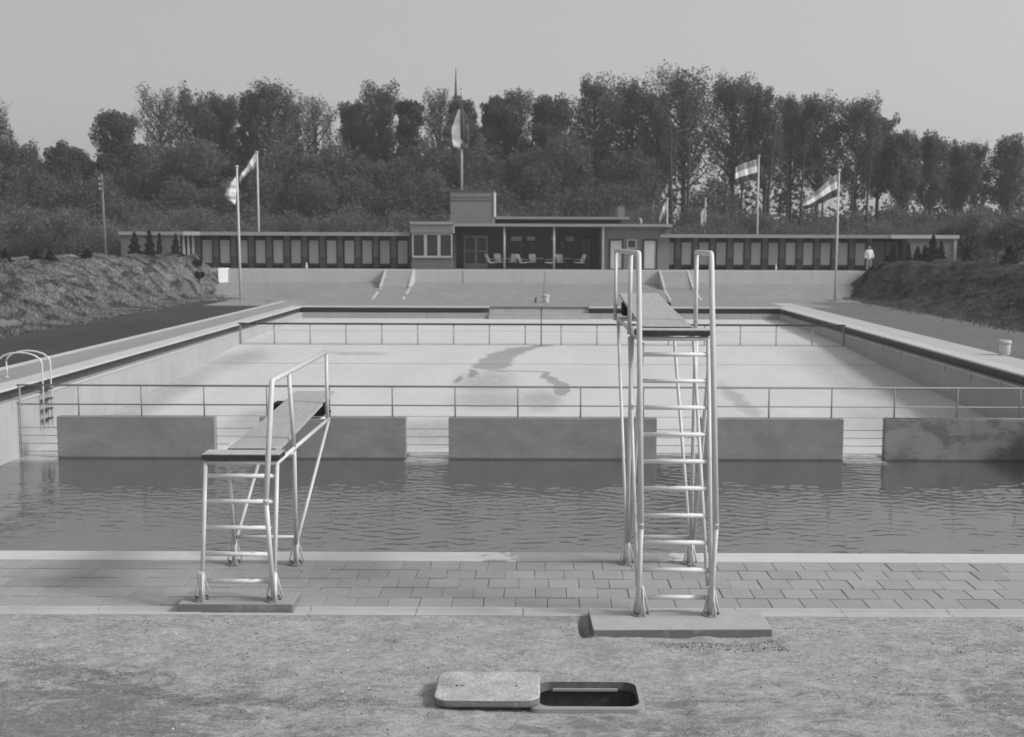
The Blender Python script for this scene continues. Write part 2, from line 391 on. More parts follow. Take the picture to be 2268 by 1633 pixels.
def vnoise(x, y, seed=0):
    """cheap smooth 2-D value noise"""
    r = np.random.default_rng(seed); T = r.random((256, 256))
    xi = np.floor(x).astype(int); yi = np.floor(y).astype(int); fx = sstep(x-xi); fy = sstep(y-yi)
    g = lambda a, b: T[a & 255, b & 255]
    return (g(xi, yi)*(1-fx)+g(xi+1, yi)*fx)*(1-fy)+(g(xi, yi+1)*(1-fx)+g(xi+1, yi+1)*fx)*fy
def grid(name, xs, ys, hf, mat, skip=None, kind='structure', smooth=True):
    X, Y = np.meshgrid(xs, ys); Z = hf(X, Y); nx, ny = len(xs), len(ys)
    V = np.stack([X, Y, Z], -1).reshape(-1, 3)
    F = []
    for j in range(ny-1):
        for i in range(nx-1):
            if skip and skip((xs[i]+xs[i+1])/2, (ys[j]+ys[j+1])/2): continue
            F.append((j*nx+i, j*nx+i+1, (j+1)*nx+i+1, (j+1)*nx+i))
    me = bpy.data.meshes.new(name); me.from_pydata(V.tolist(), [], F); me.materials.append(M[mat])
    if smooth: me.polygons.foreach_set('use_smooth', [True]*len(F))
    me.update(); o = bpy.data.objects.new(name, me); COL.objects.link(o); o['kind'] = kind
    return o

# ------------------------------------------------------------------ ground
XL, XR = -12.25, 12.85          # inner faces of the pool
YN, YF = 13.03, 62.9
WZ = -1.70                      # water level
HX0, HX1, HY0, HY1 = .03, .81, 8.62, 9.12      # manhole opening
def sand_h(X, Y):
    z = (vnoise(X*1.1, Y*1.1, 1)-.5)*.045+(vnoise(X*4, Y*4, 2)-.5)*.022+(vnoise(X*11, Y*11, 3)-.5)*.012-.012
    z = z*sstep((10.78-Y)/.25)                                          # flush at the kerb
    d = np.maximum(np.maximum(HX0-.14-X, X-HX1-.12), np.maximum(HY0-.10-Y, Y-HY1-.10))
    z = np.where(d < .25, z*sstep(np.clip(d, 0, 1)/.25)-.012-.018*sstep(1-np.clip(d, 0, 1)/.2), z)
    # washed-out soil at the tall board's pad: a hollow left of it, spill in front
    z = z-.15*np.exp(-(((X-.468)/.04)**2+((Y-10.52)/.24)**4))
    z = z-.06*np.exp(-(((X-1.2)/.8)**2+((Y-10.16)/.07)**2))
    z = z+.035*np.exp(-(((X-1.6)/.5)**2+((Y-9.95)/.10)**2))
    # under the lid
    z = np.where((X > -.85) & (X < .03) & (Y > 8.45) & (Y < 9.3), np.minimum(z, -.008), z)
    return z
xs = np.concatenate([np.arange(-7, 0.03-.02, .05), [HX0-.02], np.arange(HX0+.0, HX1+.001, .052), np.arange(HX1+.05, 7.01, .05)])
xs = np.unique(np.round(xs, 3))
ys = np.unique(np.round(np.concatenate([np.arange(5.5, HY0, .05), np.linspace(HY0, HY1, 11), np.arange(HY1+.05, 10.8, .05), [10.8]]), 3))
grid('sandy_ground', xs, ys, sand_h, 'sand', skip=lambda x, y: HX0 < x < HX1 and HY0 < y < HY1)
m = MB()
m.add([(-60,-60,-.02),(60,-60,-.02),(60,5.5,-.02),(-60,5.5,-.02)], [(0,1,2,3)])
m.add([(-60,5.5,-.02),(-7,5.5,-.02),(-7,13.5,-.02),(-60,13.5,-.02)], [(0,1,2,3)])
m.add([(7,5.5,-.02),(60,5.5,-.02),(60,10.8,-.02),(7,10.8,-.02)], [(0,1,2,3)])
m.build('outer_sandy_ground', 'sand', kind='structure')

# far slope between the pool and the retaining wall
WALLY = 78.0
def far_h(X, Y):
    a = np.abs(X); y0 = 70+4*sstep((a-13)/4)
    t = np.clip((Y-y0)/(WALLY-y0), 0, 1)
    return .74*t+((vnoise(X*.5, Y*.5, 5)-.5)*.10+(vnoise(X*1.9, Y*1.3, 6)-.5)*.06)*sstep((Y-69)/2)
grid('far_sandy_slope', np.arange(-23, 23.1, .5), np.concatenate([[63.5], np.arange(64, 78.3, .5)]), far_h, 'sand_far')

# grass banks either side
def berm_fn(side, H, seed):
    def f(X, Y):
        a = np.abs(X)
        toe = 20.1+(vnoise(Y*.15, Y*0, seed)-.5)*.5-.5*sstep((Y-70)/6.)
        top = H+(vnoise(X*.35, Y*.25, seed+1)-.5)*.22
        wv = 4.6+(.9 if side > 0 else 0)-(2.3 if side < 0 else 2.6)*sstep((Y-62)/11.)
        prof = sstep((a-toe)/wv*.94+.03)
        h = prof*top+(vnoise(X*1.2, Y*.7, seed+2)-.5)*.38*prof+(vnoise(X*2.6, Y*1.8, seed+3)-.5)*.22*np.minimum(prof*4, 1)
        end = sstep((Y-77.2)/3.)
        rr = sstep((a-20.2)/1.2)
        h = h*(1-end)+end*1.53
        return np.where(a < toe, -.03, h)
    return f
bfl, bfr = berm_fn(-1, 2.3, 11), berm_fn(1, 2.1, 21)
ysb = np.concatenate([np.arange(-20, 30, 2.), np.arange(30, 86.1, .4)])
grid('left_grass_bank', np.concatenate([[-70, -50, -40, -34], np.arange(-30, -19.5, .35)]), ysb, bfl, 'berm_l')
grid('right_grass_bank', np.concatenate([np.arange(19.6, 31, .35), [34, 40, 50, 70]]), ysb, bfr, 'berm_r')
# lawns
m = MB(); m.add([(-20.9,-20,-.004),(-14.4,-20,-.004),(-14.4,66.2,-.004),(-14.0,68.6,-.004),(-16,70.6,.004),(-20.9,73.6,.004)], [(0,1,2,3,4,5)]); m.build('left_lawn', 'lawn_l', kind='structure')
m = MB(); m.add([(14.5,-20,-.004),(20.9,-20,-.004),(20.9,74.5,.004),(16.6,71.6,.004),(14.6,67.6,-.004)], [(0,1,2,3,4)]); m.build('right_lawn', 'lawn_r', kind='structure')
m = MB(); m.add([(-15,62,-.03),(-23,62,-.03),(-23,75,-.03),(-15,75,-.03)], [(3,2,1,0)]); m.add([(15,62,-.03),(23,62,-.03),(23,75,-.03),(15,75,-.03)], [(0,1,2,3)]); m.build('bank_foot_ground', 'sand_far', kind='structure')
# land behind
m = MB(); m.add([(-2500,85.9,1.50),(2500,85.9,1.50),(2500,4000,1.50),(-2500,4000,1.50)], [(0,1,2,3)])
m.add([(-2500,-20,1.3),(-69,-20,1.3),(-69,85.9,1.45),(-2500,85.9,1.45)], [(0,1,2,3)]); m.add([(69,-20,1.3),(2500,-20,1.3),(2500,85.9,1.45),(69,85.9,1.45)], [(0,1,2,3)])
m.build('woodland_floor', 'backland', kind='structure')
m = MB(); m.box(-22.6, 22.6, 78.25, 88, .4, 1.56); m.box(-31, -22.6, 80.2, 88, .4, 1.555); m.box(22.6, 31, 80.2, 88, .4, 1.555); m.build('terrace', 'concrete_mid', kind='structure')

# ------------------------------------------------------------------ pool shell
def floor_z(y): return float(np.interp(y, [28.0, 33, 49.5, 49.7, 62.9], [-1.735, -1.52, -.83, -.80, -.60]))
m = MB()
ysf = [27.95]+list(np.arange(29, 62.9, 1.))+[49.5, 49.7, 62.95]; ysf = sorted(ysf)
vs = []; fs = []
for y in ysf: vs += [(XL-.01, y, floor_z(y)), (XR+.01, y, floor_z(y))]
for i in range(len(ysf)-1): fs.append((2*i, 2*i+1, 2*i+3, 2*i+2))
m.add(vs, fs)
m.add([(XL,27.95,-1.735),(XR,27.95,-1.735),(XR,27.6,-4.2),(XL,27.6,-4.2)], [(3,2,1,0)])
m.add([(XL,12.9,-4.2),(XR,12.9,-4.2),(XR,27.6,-4.2),(XL,27.6,-4.2)], [(0,1,2,3)])
basin = m.build('basin_floor', 'basin', kind='structure')
m = MB()      # joints cast in the floor
for y in (33.6, 38.6, 44.0, 55.5): m.box(XL+.02, XR-.02, y-.03, y+.03, floor_z(y)-.02, floor_z(y)+.008)
m.box(XL+.02, XR-.02, 49.45, 49.62, -.90, -.815)
m.build('floor_joint', 'concrete_mid', basin)
m = MB()
GZ = -.31
m.box(XL-.4, XL, 12.9, YF+.3, -4.2, GZ); m.box(XR, XR+.4, 12.9, YF+.3, -4.2, GZ)
m.box(XL, -2.4, YF, YF+.35, -4.2, GZ); m.box(2.85, XR, YF, YF+.35, -4.2, GZ); m.box(-2.4, 2.85, YF+1.0, YF+1.2, -4.2, -.05)
m.box(XL, XR, YN-.3, YN-.02, -4.2, -.12)
pw = m.build('basin_wall', 'poolwall', kind='structure')
m = MB()     # dark recess of the overflow gutter
m.box(XL-.42, XL-.22, 12.9, YF+.25, GZ-.01, -.04); m.box(XR+.22, XR+.42, 12.9, YF+.25, GZ-.01, -.04)
m.box(XL-.2, -2.4, YF+.22, YF+.42, GZ-.01, -.04); m.box(2.85, XR+.2, YF+.22, YF+.42, GZ-.01, -.04)
m.build('overflow_gutter', 'gutter', pw)
m = MB()     # thin lip of the channel
m.box(XL, XL+.035, 28, YF, GZ-.05, GZ-.015); m.box(XR-.035, XR, 28, 49.4, GZ-.06, GZ-.02)
m.build('gutter_lip', 'coping_far', pw)
for i in range(9):
    y = 30.5+i*2.25; MB().box(XR-.05, XR+.01, y-.03, y+.03, GZ-.26, GZ-.03).build('overflow_spout', 'coping_far', pw)
m = MB()
m.box(XL-.62, XL+.02, 13.0, YF+.5, -.045, .012); m.box(XR-.02, XR+.55, 13.0, YF+.5, -.045, .012)
m.box(XL+.02, -2.4, YF-.02, YF+.5, -.045, .012); m.box(2.85, XR-.02, YF-.02, YF+.5, -.045, .012)
m.build('side_coping', 'coping_far', kind='structure', bevel=.015)
m = MB()
m.box(-14.15, XL-.622, 10.8, 68.0, -.08, .006); m.build('left_deck', 'deck_strip', kind='structure')
m = MB(); m.box(-14.42, -14.152, 10.8, 68.2, -.08, .02); m.build('left_deck_edging', 'coping_far', kind='structure')
m = MB(); m.box(XR+.552, 14.52, 10.8, 68.0, -.08, .006); m.build('right_deck', 'concrete', kind='structure')
m = MB()     # far side strip and entrance steps
m.box(-14.1, -2.4, YF+.502, YF+1.2, -.08, .004); m.box(2.85, 14.5, YF+.502, YF+1.2, -.08, .004); m.box(-14.1, 14.5, YF+1.202, YF+1.6, -.08, .004)
m.build('far_deck', 'concrete_mid', kind='structure')
st = MB().box(-2.4, 2.85, YF+.66, YF+1.2, -.8, -.012).build('entry_steps', 'concrete_mid', kind='structure')
for k, (ya, yb, zt) in enumerate([(.30, .66, -.16), (-.06, .30, -.31), (-.42, -.06, -.46)]):
    MB().box(-2.4, 2.85, YF+ya, YF+yb-.002, -.8, zt).build('step', 'concrete', st)
# near edge: coping, paving, kerb
cop = MB().box(-14.4, 14.5, 12.70, 13.06, -.12, .010).build('near_coping', 'coping', kind='structure', bevel=.012)
pav = MB().box(-14.1, 14.4, 11.04, 12.697, -.14, -.022).build('paving', 'joint', kind='structure')
SW, SD, GAP = .3065, .3290, .0040
slabs = []
for v in range(6):
    mb = MB(); j = lambda a=.0022: random.uniform(-a, a)
    hx, hy = SW/2-GAP/2, SD/2-.0105
    b = [(-hx+j(), -hy+j()), (hx+j(), -hy+j()), (hx+j(), hy+j()), (-hx+j(), hy+j())]
    c = .004
    lo = [(x, y, -.04) for x, y in b]; mid = [(x, y, -c) for x, y in b]; hi = [(x*(1-c/hx), y*(1-c/hy), 0) for x, y in b]
    mb.add(lo+mid+hi, [(0,1,5,4),(1,2,6,5),(2,3,7,6),(3,0,4,7),(4,5,9,8),(5,6,10,9),(6,7,11,10),(7,4,8,11),(8,9,10,11)])
    slabs.append(mb)
meshes = []
first = None
for mb in slabs:
    me = bpy.data.meshes.new('paving_slab'); me.from_pydata(mb.v, [], mb.f); me.materials.append(M['slab']); me.update(); meshes.append(me)
offs = [.437, .437-.118, .437+.02, .437-.125, .437-.01]
for r_ in range(5):
    y = 11.052+SD*(r_+.5)-.002
    for c in range(60):
        x = offs[r_]+SW*(c-30+.5)
        o = bpy.data.objects.new('paving_slab', random.choice(meshes)); COL.objects.link(o); o.parent = pav
        o.location = (x, y, random.uniform(-.004, .003)); o.rotation_euler = (random.uniform(-.008, .008), random.uniform(-.006, .006), random.uniform(-.006, .006)+math.pi*random.randint(0, 1))
kb = MB().box(-14.1, 14.4, 10.80, 11.03, -.25, -.05).build('kerb', 'joint', kind='structure')
km = MB(); km.add([(-.4965,-.115,-.2),(.4965,-.115,-.2),(.4965,.115,-.2),(-.4965,.115,-.2),(-.4965,-.115,.004),(.4965,-.115,.004),(.4965,-.06,.010),(-.4965,-.06,.010),(.4965,-.055,-.004),(-.4965,-.055,-.004),(.4965,.055,-.004),(-.4965,.055,-.004),(.4965,.065,.012),(-.4965,.065,.012),(.4965,.115,.012),(-.4965,.115,.012)],
    [(0,1,5,4),(4,5,6,7),(7,6,8,9),(9,8,10,11),(11,10,12,13),(13,12,14,15),(15,14,2,3),(4,7,9,11,13,15,3,0),(1,2,14,12,10,8,6,5)])
kme = bpy.data.meshes.new('kerb_stone'); kme.from_pydata(km.v, [], km.f); kme.materials.append(M['concrete']); kme.update()
for i in range(28):
    o = bpy.data.objects.new('kerb_stone', kme); COL.objects.link(o); o.parent = kb; o.location = (-13.6+i, 10.913+random.uniform(-.004, .004), random.uniform(-.003, .003)); o.rotation_euler[2] = random.uniform(-.004, .004)

# water: rippled sheet
def water_h(X, Y):
    r_ = np.random.default_rng(12)
    act = .035+.965*sstep((26.6-Y+.05*X+.9*(vnoise(X*.35, Y*.5, 43)-.5))/2.2)
    for xa, xb in ((XL, -11.3), (-7.57, -6.5), (-3.04, -2.03), (2.9, 3.93), (7.32, 8.3), (12.2, XR)):
        act = np.maximum(act, .9*sstep((X-xa+.1)/.2)*sstep((xb+.1-X)/.2)*sstep((Y-24)/2.))
    act = act*(.62+.38*sstep((X+8)/9.))*(.25+1.5*vnoise(X*.6, Y*.9, 44))*(.25+2.0*vnoise(X*1.9, Y*2.8, 45)**2)*(1.-.55*sstep((24-Y)/3.))
    z = np.zeros_like(X)
    for i in range(40):
        L = r_.uniform(.12, .40); a = r_.normal(math.pi/2, .80); k = 2*math.pi/L
        z += L**1.1*.0046*np.sin(k*(X*math.cos(a)+Y*math.sin(a))+r_.uniform(0, 6.3)+1.2*np.sin(X*r_.uniform(.3, 1.)+r_.uniform(0, 6)))
    return WZ+z*act
grid('pool_water', np.arange(XL-.05, XR+.1, .05), np.concatenate([np.arange(12.9, 18.5, .3), np.arange(18.5, 28.8, .036), [28.83]]), water_h, 'water')

# ------------------------------------------------------------------ partition blocks and railing in the pool
FY = 28.0
blk = [(-11.30, -7.57, 'long smooth concrete partition nearest the left pool wall', 'partition'), (-6.50, -3.04, 'concrete partition standing in the water behind the low springboard', 'partition'),
       (-2.03, 2.90, 'widest concrete partition in the water, between the two springboards', 'partition'), (3.93, 7.32, 'concrete partition just right of the tall ladder, smooth and evenly grey', 'partition'),
       (8.30, 12.2, 'concrete partition at the right with dark blotchy damp stains', 'partition')]
for x0, x1, lb, ct in blk:
    o = MB().box(x0, x1, FY, FY+.22, -3.4, -.70).build('partition_block', 'block', bevel=.012); tag(o, lb, ct, 'concrete partitions across the pool')
fe = empty('railing', (XL, FY+.1, -.7), 'long two-rail pipe railing along the concrete partitions', 'railing')
MB().tube([(XL, FY+.1, .035), (XR, FY+.1, .035)], .021, 8).build('top_rail', 'pipe_far', fe, True)
MB().tube([(XL, FY+.1, -.42), (XR, FY+.1, -.42)], .017, 8).build('middle_rail', 'pipe_far', fe, True)
MB().tube([(8.3, FY+.06, -.685), (XR, FY+.06, -.685)], .017, 8).build('bottom_rail', 'pipe_far', fe, True)
for i in range(16):
    x = -10.80+1.487*i
    MB().tube([(x, FY+.1, -.72), (x, FY+.1, .035)], .019, 8).build('post', 'pipe_far', fe, True)
MB().tube([(XL+.06, FY+.1, -1.9), (XL+.06, FY+.1, .035)], .022, 8).build('post', 'pipe_far', fe, True)
for (a, b) in ((XL, -11.3), (-7.57, -6.5), (-3.04, -2.03), (2.9, 3.93), (7.32, 8.3), (12.2, XR)):
    for z in (-.98, -1.17, -1.36, -1.55):
        MB().tube([(a, FY+.1, z), (b, FY+.1, z)], .010, 6, cap=False).build('gap_rail', 'pipe_far', fe, True)
f2 = empty('railing', (XL, 49.5, -.8), 'dark topped railing crossing the empty pool at the shallow end', 'railing')
MB().box(XL-.02, XR+.02, 49.45, 49.55, -.01, .065).build('top_rail', 'rail_dark', f2)
for i in range(16):
    x = -10.80+1.487*i
    MB().tube([(x, 49.5, -.84), (x, 49.5, .0)], .022, 8).build('post', 'pipe_far', f2, True)
for x in (XL+.04, XR-.04): MB().box(x-.04, x+.04, 49.46, 49.54, -.84, .0).build('post', 'pipe_far', f2)
o = MB().tube([(.27, 49.35, -.84), (.27, 49.35, .66)], .022, 8).tube([(.27, 49.35, .62), (.27, 49.35, .74)], .035, 8).build('marker_pole', 'rail_dark', None, True); tag(o, 'thin dark upright pole at the middle of the far pool railing', 'pole')

# ------------------------------------------------------------------ pool ladder at the left
lad = empty('pool_ladder', (-12.3, 29.6, 0), 'pool ladder with two arched handrails on the left edge', 'ladder')
for y in (29.35, 29.85):
    pts = [(-13.25, y, 0), (-13.25, y, .42)]+[(-12.70+.55*math.cos(a), y, .42+.27*math.sin(a)) for a in np.linspace(math.pi, 0, 9)]+[(-12.15, y, .3), (-12.15, y, -1.2)]
    MB().tube(pts, .021, 10).build('handrail', 'metal', lad, True)
for z in (-.25, -.5, -.75, -1.0): MB().box(-12.22, -12.10, 29.37, 29.83, z-.015, z+.015).build('step', 'rail_dark', lad)
for y in (29.35, 29.85): MB().lathe([(.05, 0.012), (.05, .03), (.025, .035)], -13.25, y, 12).build('foot_flange', 'metal', lad)

# ------------------------------------------------------------------ springboards
def foot(parent, x, y, z, top, name='foot'):
    """splayed gusset foot: socket with four raking fins and a base plate"""
    f = MB(); f.tube([(x, y, z+.01), (x, y, z+top)], .030, 12)
    for a in (20, 110, 200, 290):
        ca, sa = math.cos(R(a)), math.sin(R(a)); px, py = -sa*.006, ca*.006
        v = []
        for s_ in (-1, 1):
            v += [(x+ca*.088+s_*px, y+sa*.088+s_*py, z+.004), (x+ca*.074+s_*px, y+sa*.074+s_*py, z+.004), (x+ca*.028+s_*px, y+sa*.028+s_*py, z+top-.07), (x+ca*.028+s_*px, y+sa*.028+s_*py, z+top)]
        f.add(v, [(0,1,2,3), (7,6,5,4), (0,4,5,1), (1,5,6,2), (2,6,7,3), (3,7,4,0)])
    p = f.build(name, 'pipe', parent, True)
    b = MB(); b.lathe([(.085, z), (.085, z+.012), (.05, z+.02)], x, y, 14)
    b.build('base_plate', 'concrete_mid', p)
    bm_ = MB()
    for a in (65, 155, 245, 335): bm_.lathe([(.011, z+.012), (.011, z+.032)], x+.068*math.cos(R(a)), y+.068*math.sin(R(a)), 6)
    bm_.build('bolts', 'iron', p)['kind'] = 'stuff'
    return p
def springboard(root, xl, xr, zp, pz, yfoot, yst, yrear, rungs, bx0, bx1, tipz, rails, cross, rdx):
    T = lambda n, pts, r, mt='pipe', nn=14: MB().tube(pts, r, nn).build(n, mt, root, True)
    yfl = 14.05                                   # fulcrum end of the side beams
    zb = zp-.06
    for x in (xl, xr):
        T('stile', [(x, yfoot+.03, pz+.2), (x, yst, zb+.01)], .020)
        T('side_beam', [(x, yst, zb), (x, yfl, zb)], .021)
        xq = x+rdx[0 if x == xl else 1]
        T('rear_post', [(xq, yrear, .2), (x, 12.0, zb)], .022)
        T('brace', [(xq, yrear+.02, .22), (x, yfl, zb-.02)], .0185)
        foot(root, x, yfoot, pz, .27); foot(root, xq, yrear, .004, .27)
        if cross:
            T('cross_brace', [(x+.03, yst+.02, zb-.05), (xq+.03, yrear-.02, .26)], .021)
            T('cross_brace', [(x-.03, 11.98, zb-.05), (x-.03, yfoot+.06, pz+.25)], .017)
    for z in rungs:
        t = (z-pz)/(zp-pz); y = yfoot+.02+(yst-yfoot)*t
        T('rung', [(xl, y, z), (xr, y, z)], .021, 'rung')
    T('cross_bar', [(xl, yst, zb+.002), (xr, yst, zb+.002)], .021)
    T('cross_bar', [(xl, 12.0, zb-.05), (xr, 12.0, zb-.05)], .021)
    T('cross_bar', [(xl, yfl-.02, zb), (xr, yfl-.02, zb)], .024)
    T('tie_bar', [(xl+rdx[0], yrear, .30), (xr+rdx[1], yrear, .30)], .020)
    for side, x, pts_y in rails:
        ztop = zp+.74
        yb, zb0 = yfoot-.30+.02, pz+.98 if zp < 2 else .93
        y0 = yst-.16
        yb = yfoot-.27
        T('handrail', [(x, yb, zb0), (x, y0-.01, ztop-.035), (x, y0+.008, ztop-.008), (x, y0+.04, ztop), (x, pts_y[-1], ztop)], .0255)
        T('handrail_leg', [(x, yb+.002, zb0+.05), (x, yfoot-.025, pz+.03)], .0225)
        for yp in pts_y:
            if yp < 13: T('handrail_post', [(x, 12.0, zb-.02), (x, yp, ztop-.01)], .0215)
            else: T('handrail_post', [(x, yp, zb-.02), (x, yp, ztop+.018)], .020)
    # step plank: dark front edge, worn top
    pl = MB().box(xl-.03, xr+.03, yst-.04, yst+.23, zp-.030, zp+.018).build('step_plank', 'plank_edge', root, bevel=.004)
    MB().box(xl-.026, xr+.026, yst-.034, yst+.226, zp+.0185, zp+.026).build('worn_top', 'plank', pl)
    # board: rises slightly towards the tip
    n = 14; ya, yb_ = yst+.235, 14.75; vs = []; fs = []
    for i in range(n+1):
        t = i/n; y = ya+(yb_-ya)*t; zt = zp+.035+(tipz-zp-.035)*t**1.15; th = .045-.018*t
        vs += [(bx0, y, zt), (bx1, y, zt), (bx1, y, zt-th), (bx0, y, zt-th)]
    for i in range(n):
        a = 4*i; b_ = a+4
        fs += [(a, a+1, b_+1, b_), (a+1, a+2, b_+2, b_+1), (a+2, a+3, b_+3, b_+2), (a+3, a, b_, b_+3)]
    fs += [(3, 2, 1, 0), (4*n, 4*n+1, 4*n+2, 4*n+3)]
    bd = MB().add(vs, fs).build('board', 'board', root, bevel=.005)
    MB().box(bx0+.01, bx1-.01, ya-.02, ya+.06, zp+.0365, zp+.046).build('end_strap', 'plank', bd)
    # fulcrum: black roller block on the cross bar
    MB().box(xl+.04, xr-.035, yfl-.10, yfl+.10, zb+.04, zb+.20).build('fulcrum_block', 'black', root, bevel=.02)
    for x in (xl, xr): MB().tube([(x-.03, yfl-.03, zb+.09), (x+.035, yfl-.03, zb+.09)], .012, 8).build('bolt', 'iron', root)
s1 = empty('springboard', (-2.8, 11.0, 0), 'low springboard with five-rung ladder and a handrail on its right only', 'springboard', 'springboards')
springboard(s1, -3.12, -2.44, 1.42, .09, 10.96, 11.2, 12.55, [.262, .51, .754, .998, 1.235], -2.965, -2.487, 1.60, [(1, -2.44, (11.8, 13.95))], False, (-.09, -.11))
s2 = empty('springboard', (1.3, 10.7, 0), 'tall springboard with ten-rung ladder and handrails on both sides', 'springboard', 'springboards')
springboard(s2, .98, 1.625, 2.615, .06, 10.665, 11.17, 12.62, [.21+.2445*i for i in range(10)], 1.035, 1.515, 2.83, [(-1, .95, (11.9, 14.1)), (1, 1.615, (12.0,))], True, (.02, .06))
o = MB().box(-3.32, -2.25, 10.86, 11.24, -.12, .09).build('concrete_pad', 'pad2', bevel=.010); tag(o, 'thick narrow concrete pad under the low springboard ladder', 'concrete pad', 'springboard pads')
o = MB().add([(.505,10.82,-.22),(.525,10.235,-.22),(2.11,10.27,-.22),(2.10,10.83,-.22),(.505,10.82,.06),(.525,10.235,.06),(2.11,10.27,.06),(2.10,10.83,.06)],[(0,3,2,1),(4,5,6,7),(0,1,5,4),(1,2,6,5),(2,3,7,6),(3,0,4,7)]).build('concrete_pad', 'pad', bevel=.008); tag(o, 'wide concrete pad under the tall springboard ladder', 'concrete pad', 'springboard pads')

# ------------------------------------------------------------------ manhole
def rrect(x0, x1, y0, y1, r, n=6):
    p = []
    for cx, cy, a0 in ((x1-r, y0+r, -90), (x1-r, y1-r, 0), (x0+r, y1-r, 90), (x0+r, y0+r, 180)):
        for k in range(n+1):
            a = R(a0+90*k/n); p.append((cx+r*math.cos(a), cy+r*math.sin(a)))
    return p
mh = empty('manhole', (.42, 8.87, 0), 'open rounded manhole with iron frame sunk in the sandy ground', 'manhole')
fr = MB(); inn = rrect(HX0+.01, HX1-.01, HY0, HY1, .10); outp = rrect(HX0-.06, HX1+.025, HY0-.045, HY1+.018, .07)
n_ = len(inn); fr.add([(x, y, .006) for x, y in inn]+[(x, y, .002) for x, y in outp]+[(x, y, -.065) for x, y in inn]+[(x, y, -.06) for x, y in outp],
    [(i, 2*n_+i, 2*n_+(i+1) % n_, (i+1) % n_) for i in range(n_)]+[(i, (i+1) % n_, n_+(i+1) % n_, n_+i) for i in range(n_)]+[(n_+i, n_+(i+1) % n_, 3*n_+(i+1) % n_, 3*n_+i) for i in range(n_)])
fr.mi = [1 if i < n_ else 0 for i in range(len(fr.f))]
fr.build('frame', ['concrete_mid', 'rim'], mh)
sh = MB(); inn2 = rrect(HX0-.03, HX1+.03, HY0-.03, HY1+.02, .05)
sh.add([(x, y, -.067) for x, y in inn2]+[(x, y, -1.5) for x, y in inn2]+[(x, y, -.067) for x, y in inn], [(i, n_+i, n_+(i+1) % n_, (i+1) % n_) for i in range(n_)]+[tuple(range(n_, 2*n_))]+[(i, (i+1) % n_, 2*n_+(i+1) % n_, 2*n_+i) for i in range(n_)])
sh.build('shaft', 'iron', mh)
MB().box(.15, .66, HY1-.035, HY1-.010, -.062, -.040).build('rim_bar', 'concrete_mid', mh, bevel=.004)
for x in (.35, ): MB().tube([(x, HY1, -.55), (x, HY1-.1, -.55), (x+.3, HY1-.1, -.55), (x+.3, HY1, -.55)], .012, 8).build('step_iron', 'iron', mh)
lid = empty('drain_cover', (-.35, 8.88, 0), 'worn rounded manhole lid lying on the sand left of the open hole', 'manhole cover')
lp = rrect(-.745, .05, 8.575, 9.17, .11, 8); n_ = len(lp)
cx, cy = -.35, 8.87
def sc(p, k): return [((x-cx)*k+cx, (y-cy)*k+cy) for x, y in p]
a, b_, c_ = sc(lp, .985), lp, sc(lp, .97)
lz = .012
m = MB(); m.add([(x, y, lz) for x, y in a]+[(x, y, lz+.012) for x, y in b_]+[(x, y, lz+.052) for x, y in b_]+[(x, y, lz+.060) for x, y in c_],
    [(k*n_+i, k*n_+(i+1) % n_, (k+1)*n_+(i+1) % n_, (k+1)*n_+i) for k in range(3) for i in range(n_)]+[tuple(reversed(range(n_))), tuple(range(3*n_, 4*n_))])
plate = m.build('plate', 'lid', lid)
tr = MB()
for i in range(19):
    for j in range(13):
        x = -.67+.0365*i+(.018 if j % 2 else 0); y = 8.635+.0395*j
        if random.random() < .3: continue
        h = random.uniform(.002, .007); s_ = .015
        tr.add([(x-s_, y, lz+.0595), (x, y-s_, lz+.0595), (x+s_, y, lz+.0595), (x, y+s_, lz+.0595), (x, y, lz+.0595+h)], [(0,1,4),(1,2,4),(2,3,4),(3,0,4)])
tr.build('tread_studs', 'lid', plate)['kind'] = 'stuff'
for x, y in ((-.585, 8.86), (-.545, 8.86), (-.13, 8.85)): MB().lathe([(.011, lz+.061), (.010, lz+.0625)], x, y, 10).build('lifting_hole', 'black', plate)

# ------------------------------------------------------------------ litter bins
def bin_(name, x, y, r, h, label, z0=0):
    t = empty(name, (x, y, z0), label, 'litter bin', 'litter bins')
    MB().lathe([(r*.80, z0), (r*.84, z0+.02), (r*.93, z0+h*.72), (r*.93, z0+h*.76)], x, y, 20).build('body', 'enamel', t, True)
    MB().lathe([(r*1.02, z0+h*.76), (r*1.06, z0+h*.80), (r*1.06, z0+h*.90), (r*.98, z0+h*.93), (r*.90, z0+h), (r*.86, z0+h), (r*.84, z0+h*.93)], x, y, 20).build('rim', 'coping_far', t, True)
    return t
bin_('litter_bin', 14.55, 36.9, .19, .47, 'squat pale round bin on the right lawn edge')
bin_('litter_bin', .62, 68.0, .21, .46, 'small pale bin beyond the far end of the pool')
o = MB().tube([(.05, 67.6, 0), (.05, 67.6, .22), (.09, 67.6, .3)], .05, 8).build('stump_post', 'rail_dark', None, True); tag(o, 'short dark stump beside the small bin past the pool', 'post')
o = MB().tube([(.48, 68.6, 0), (.56, 68.9, 1.7)], .018, 6).build('cane', 'oldwood'); tag(o, 'thin leaning cane stuck in sand behind the small bin', 'cane')

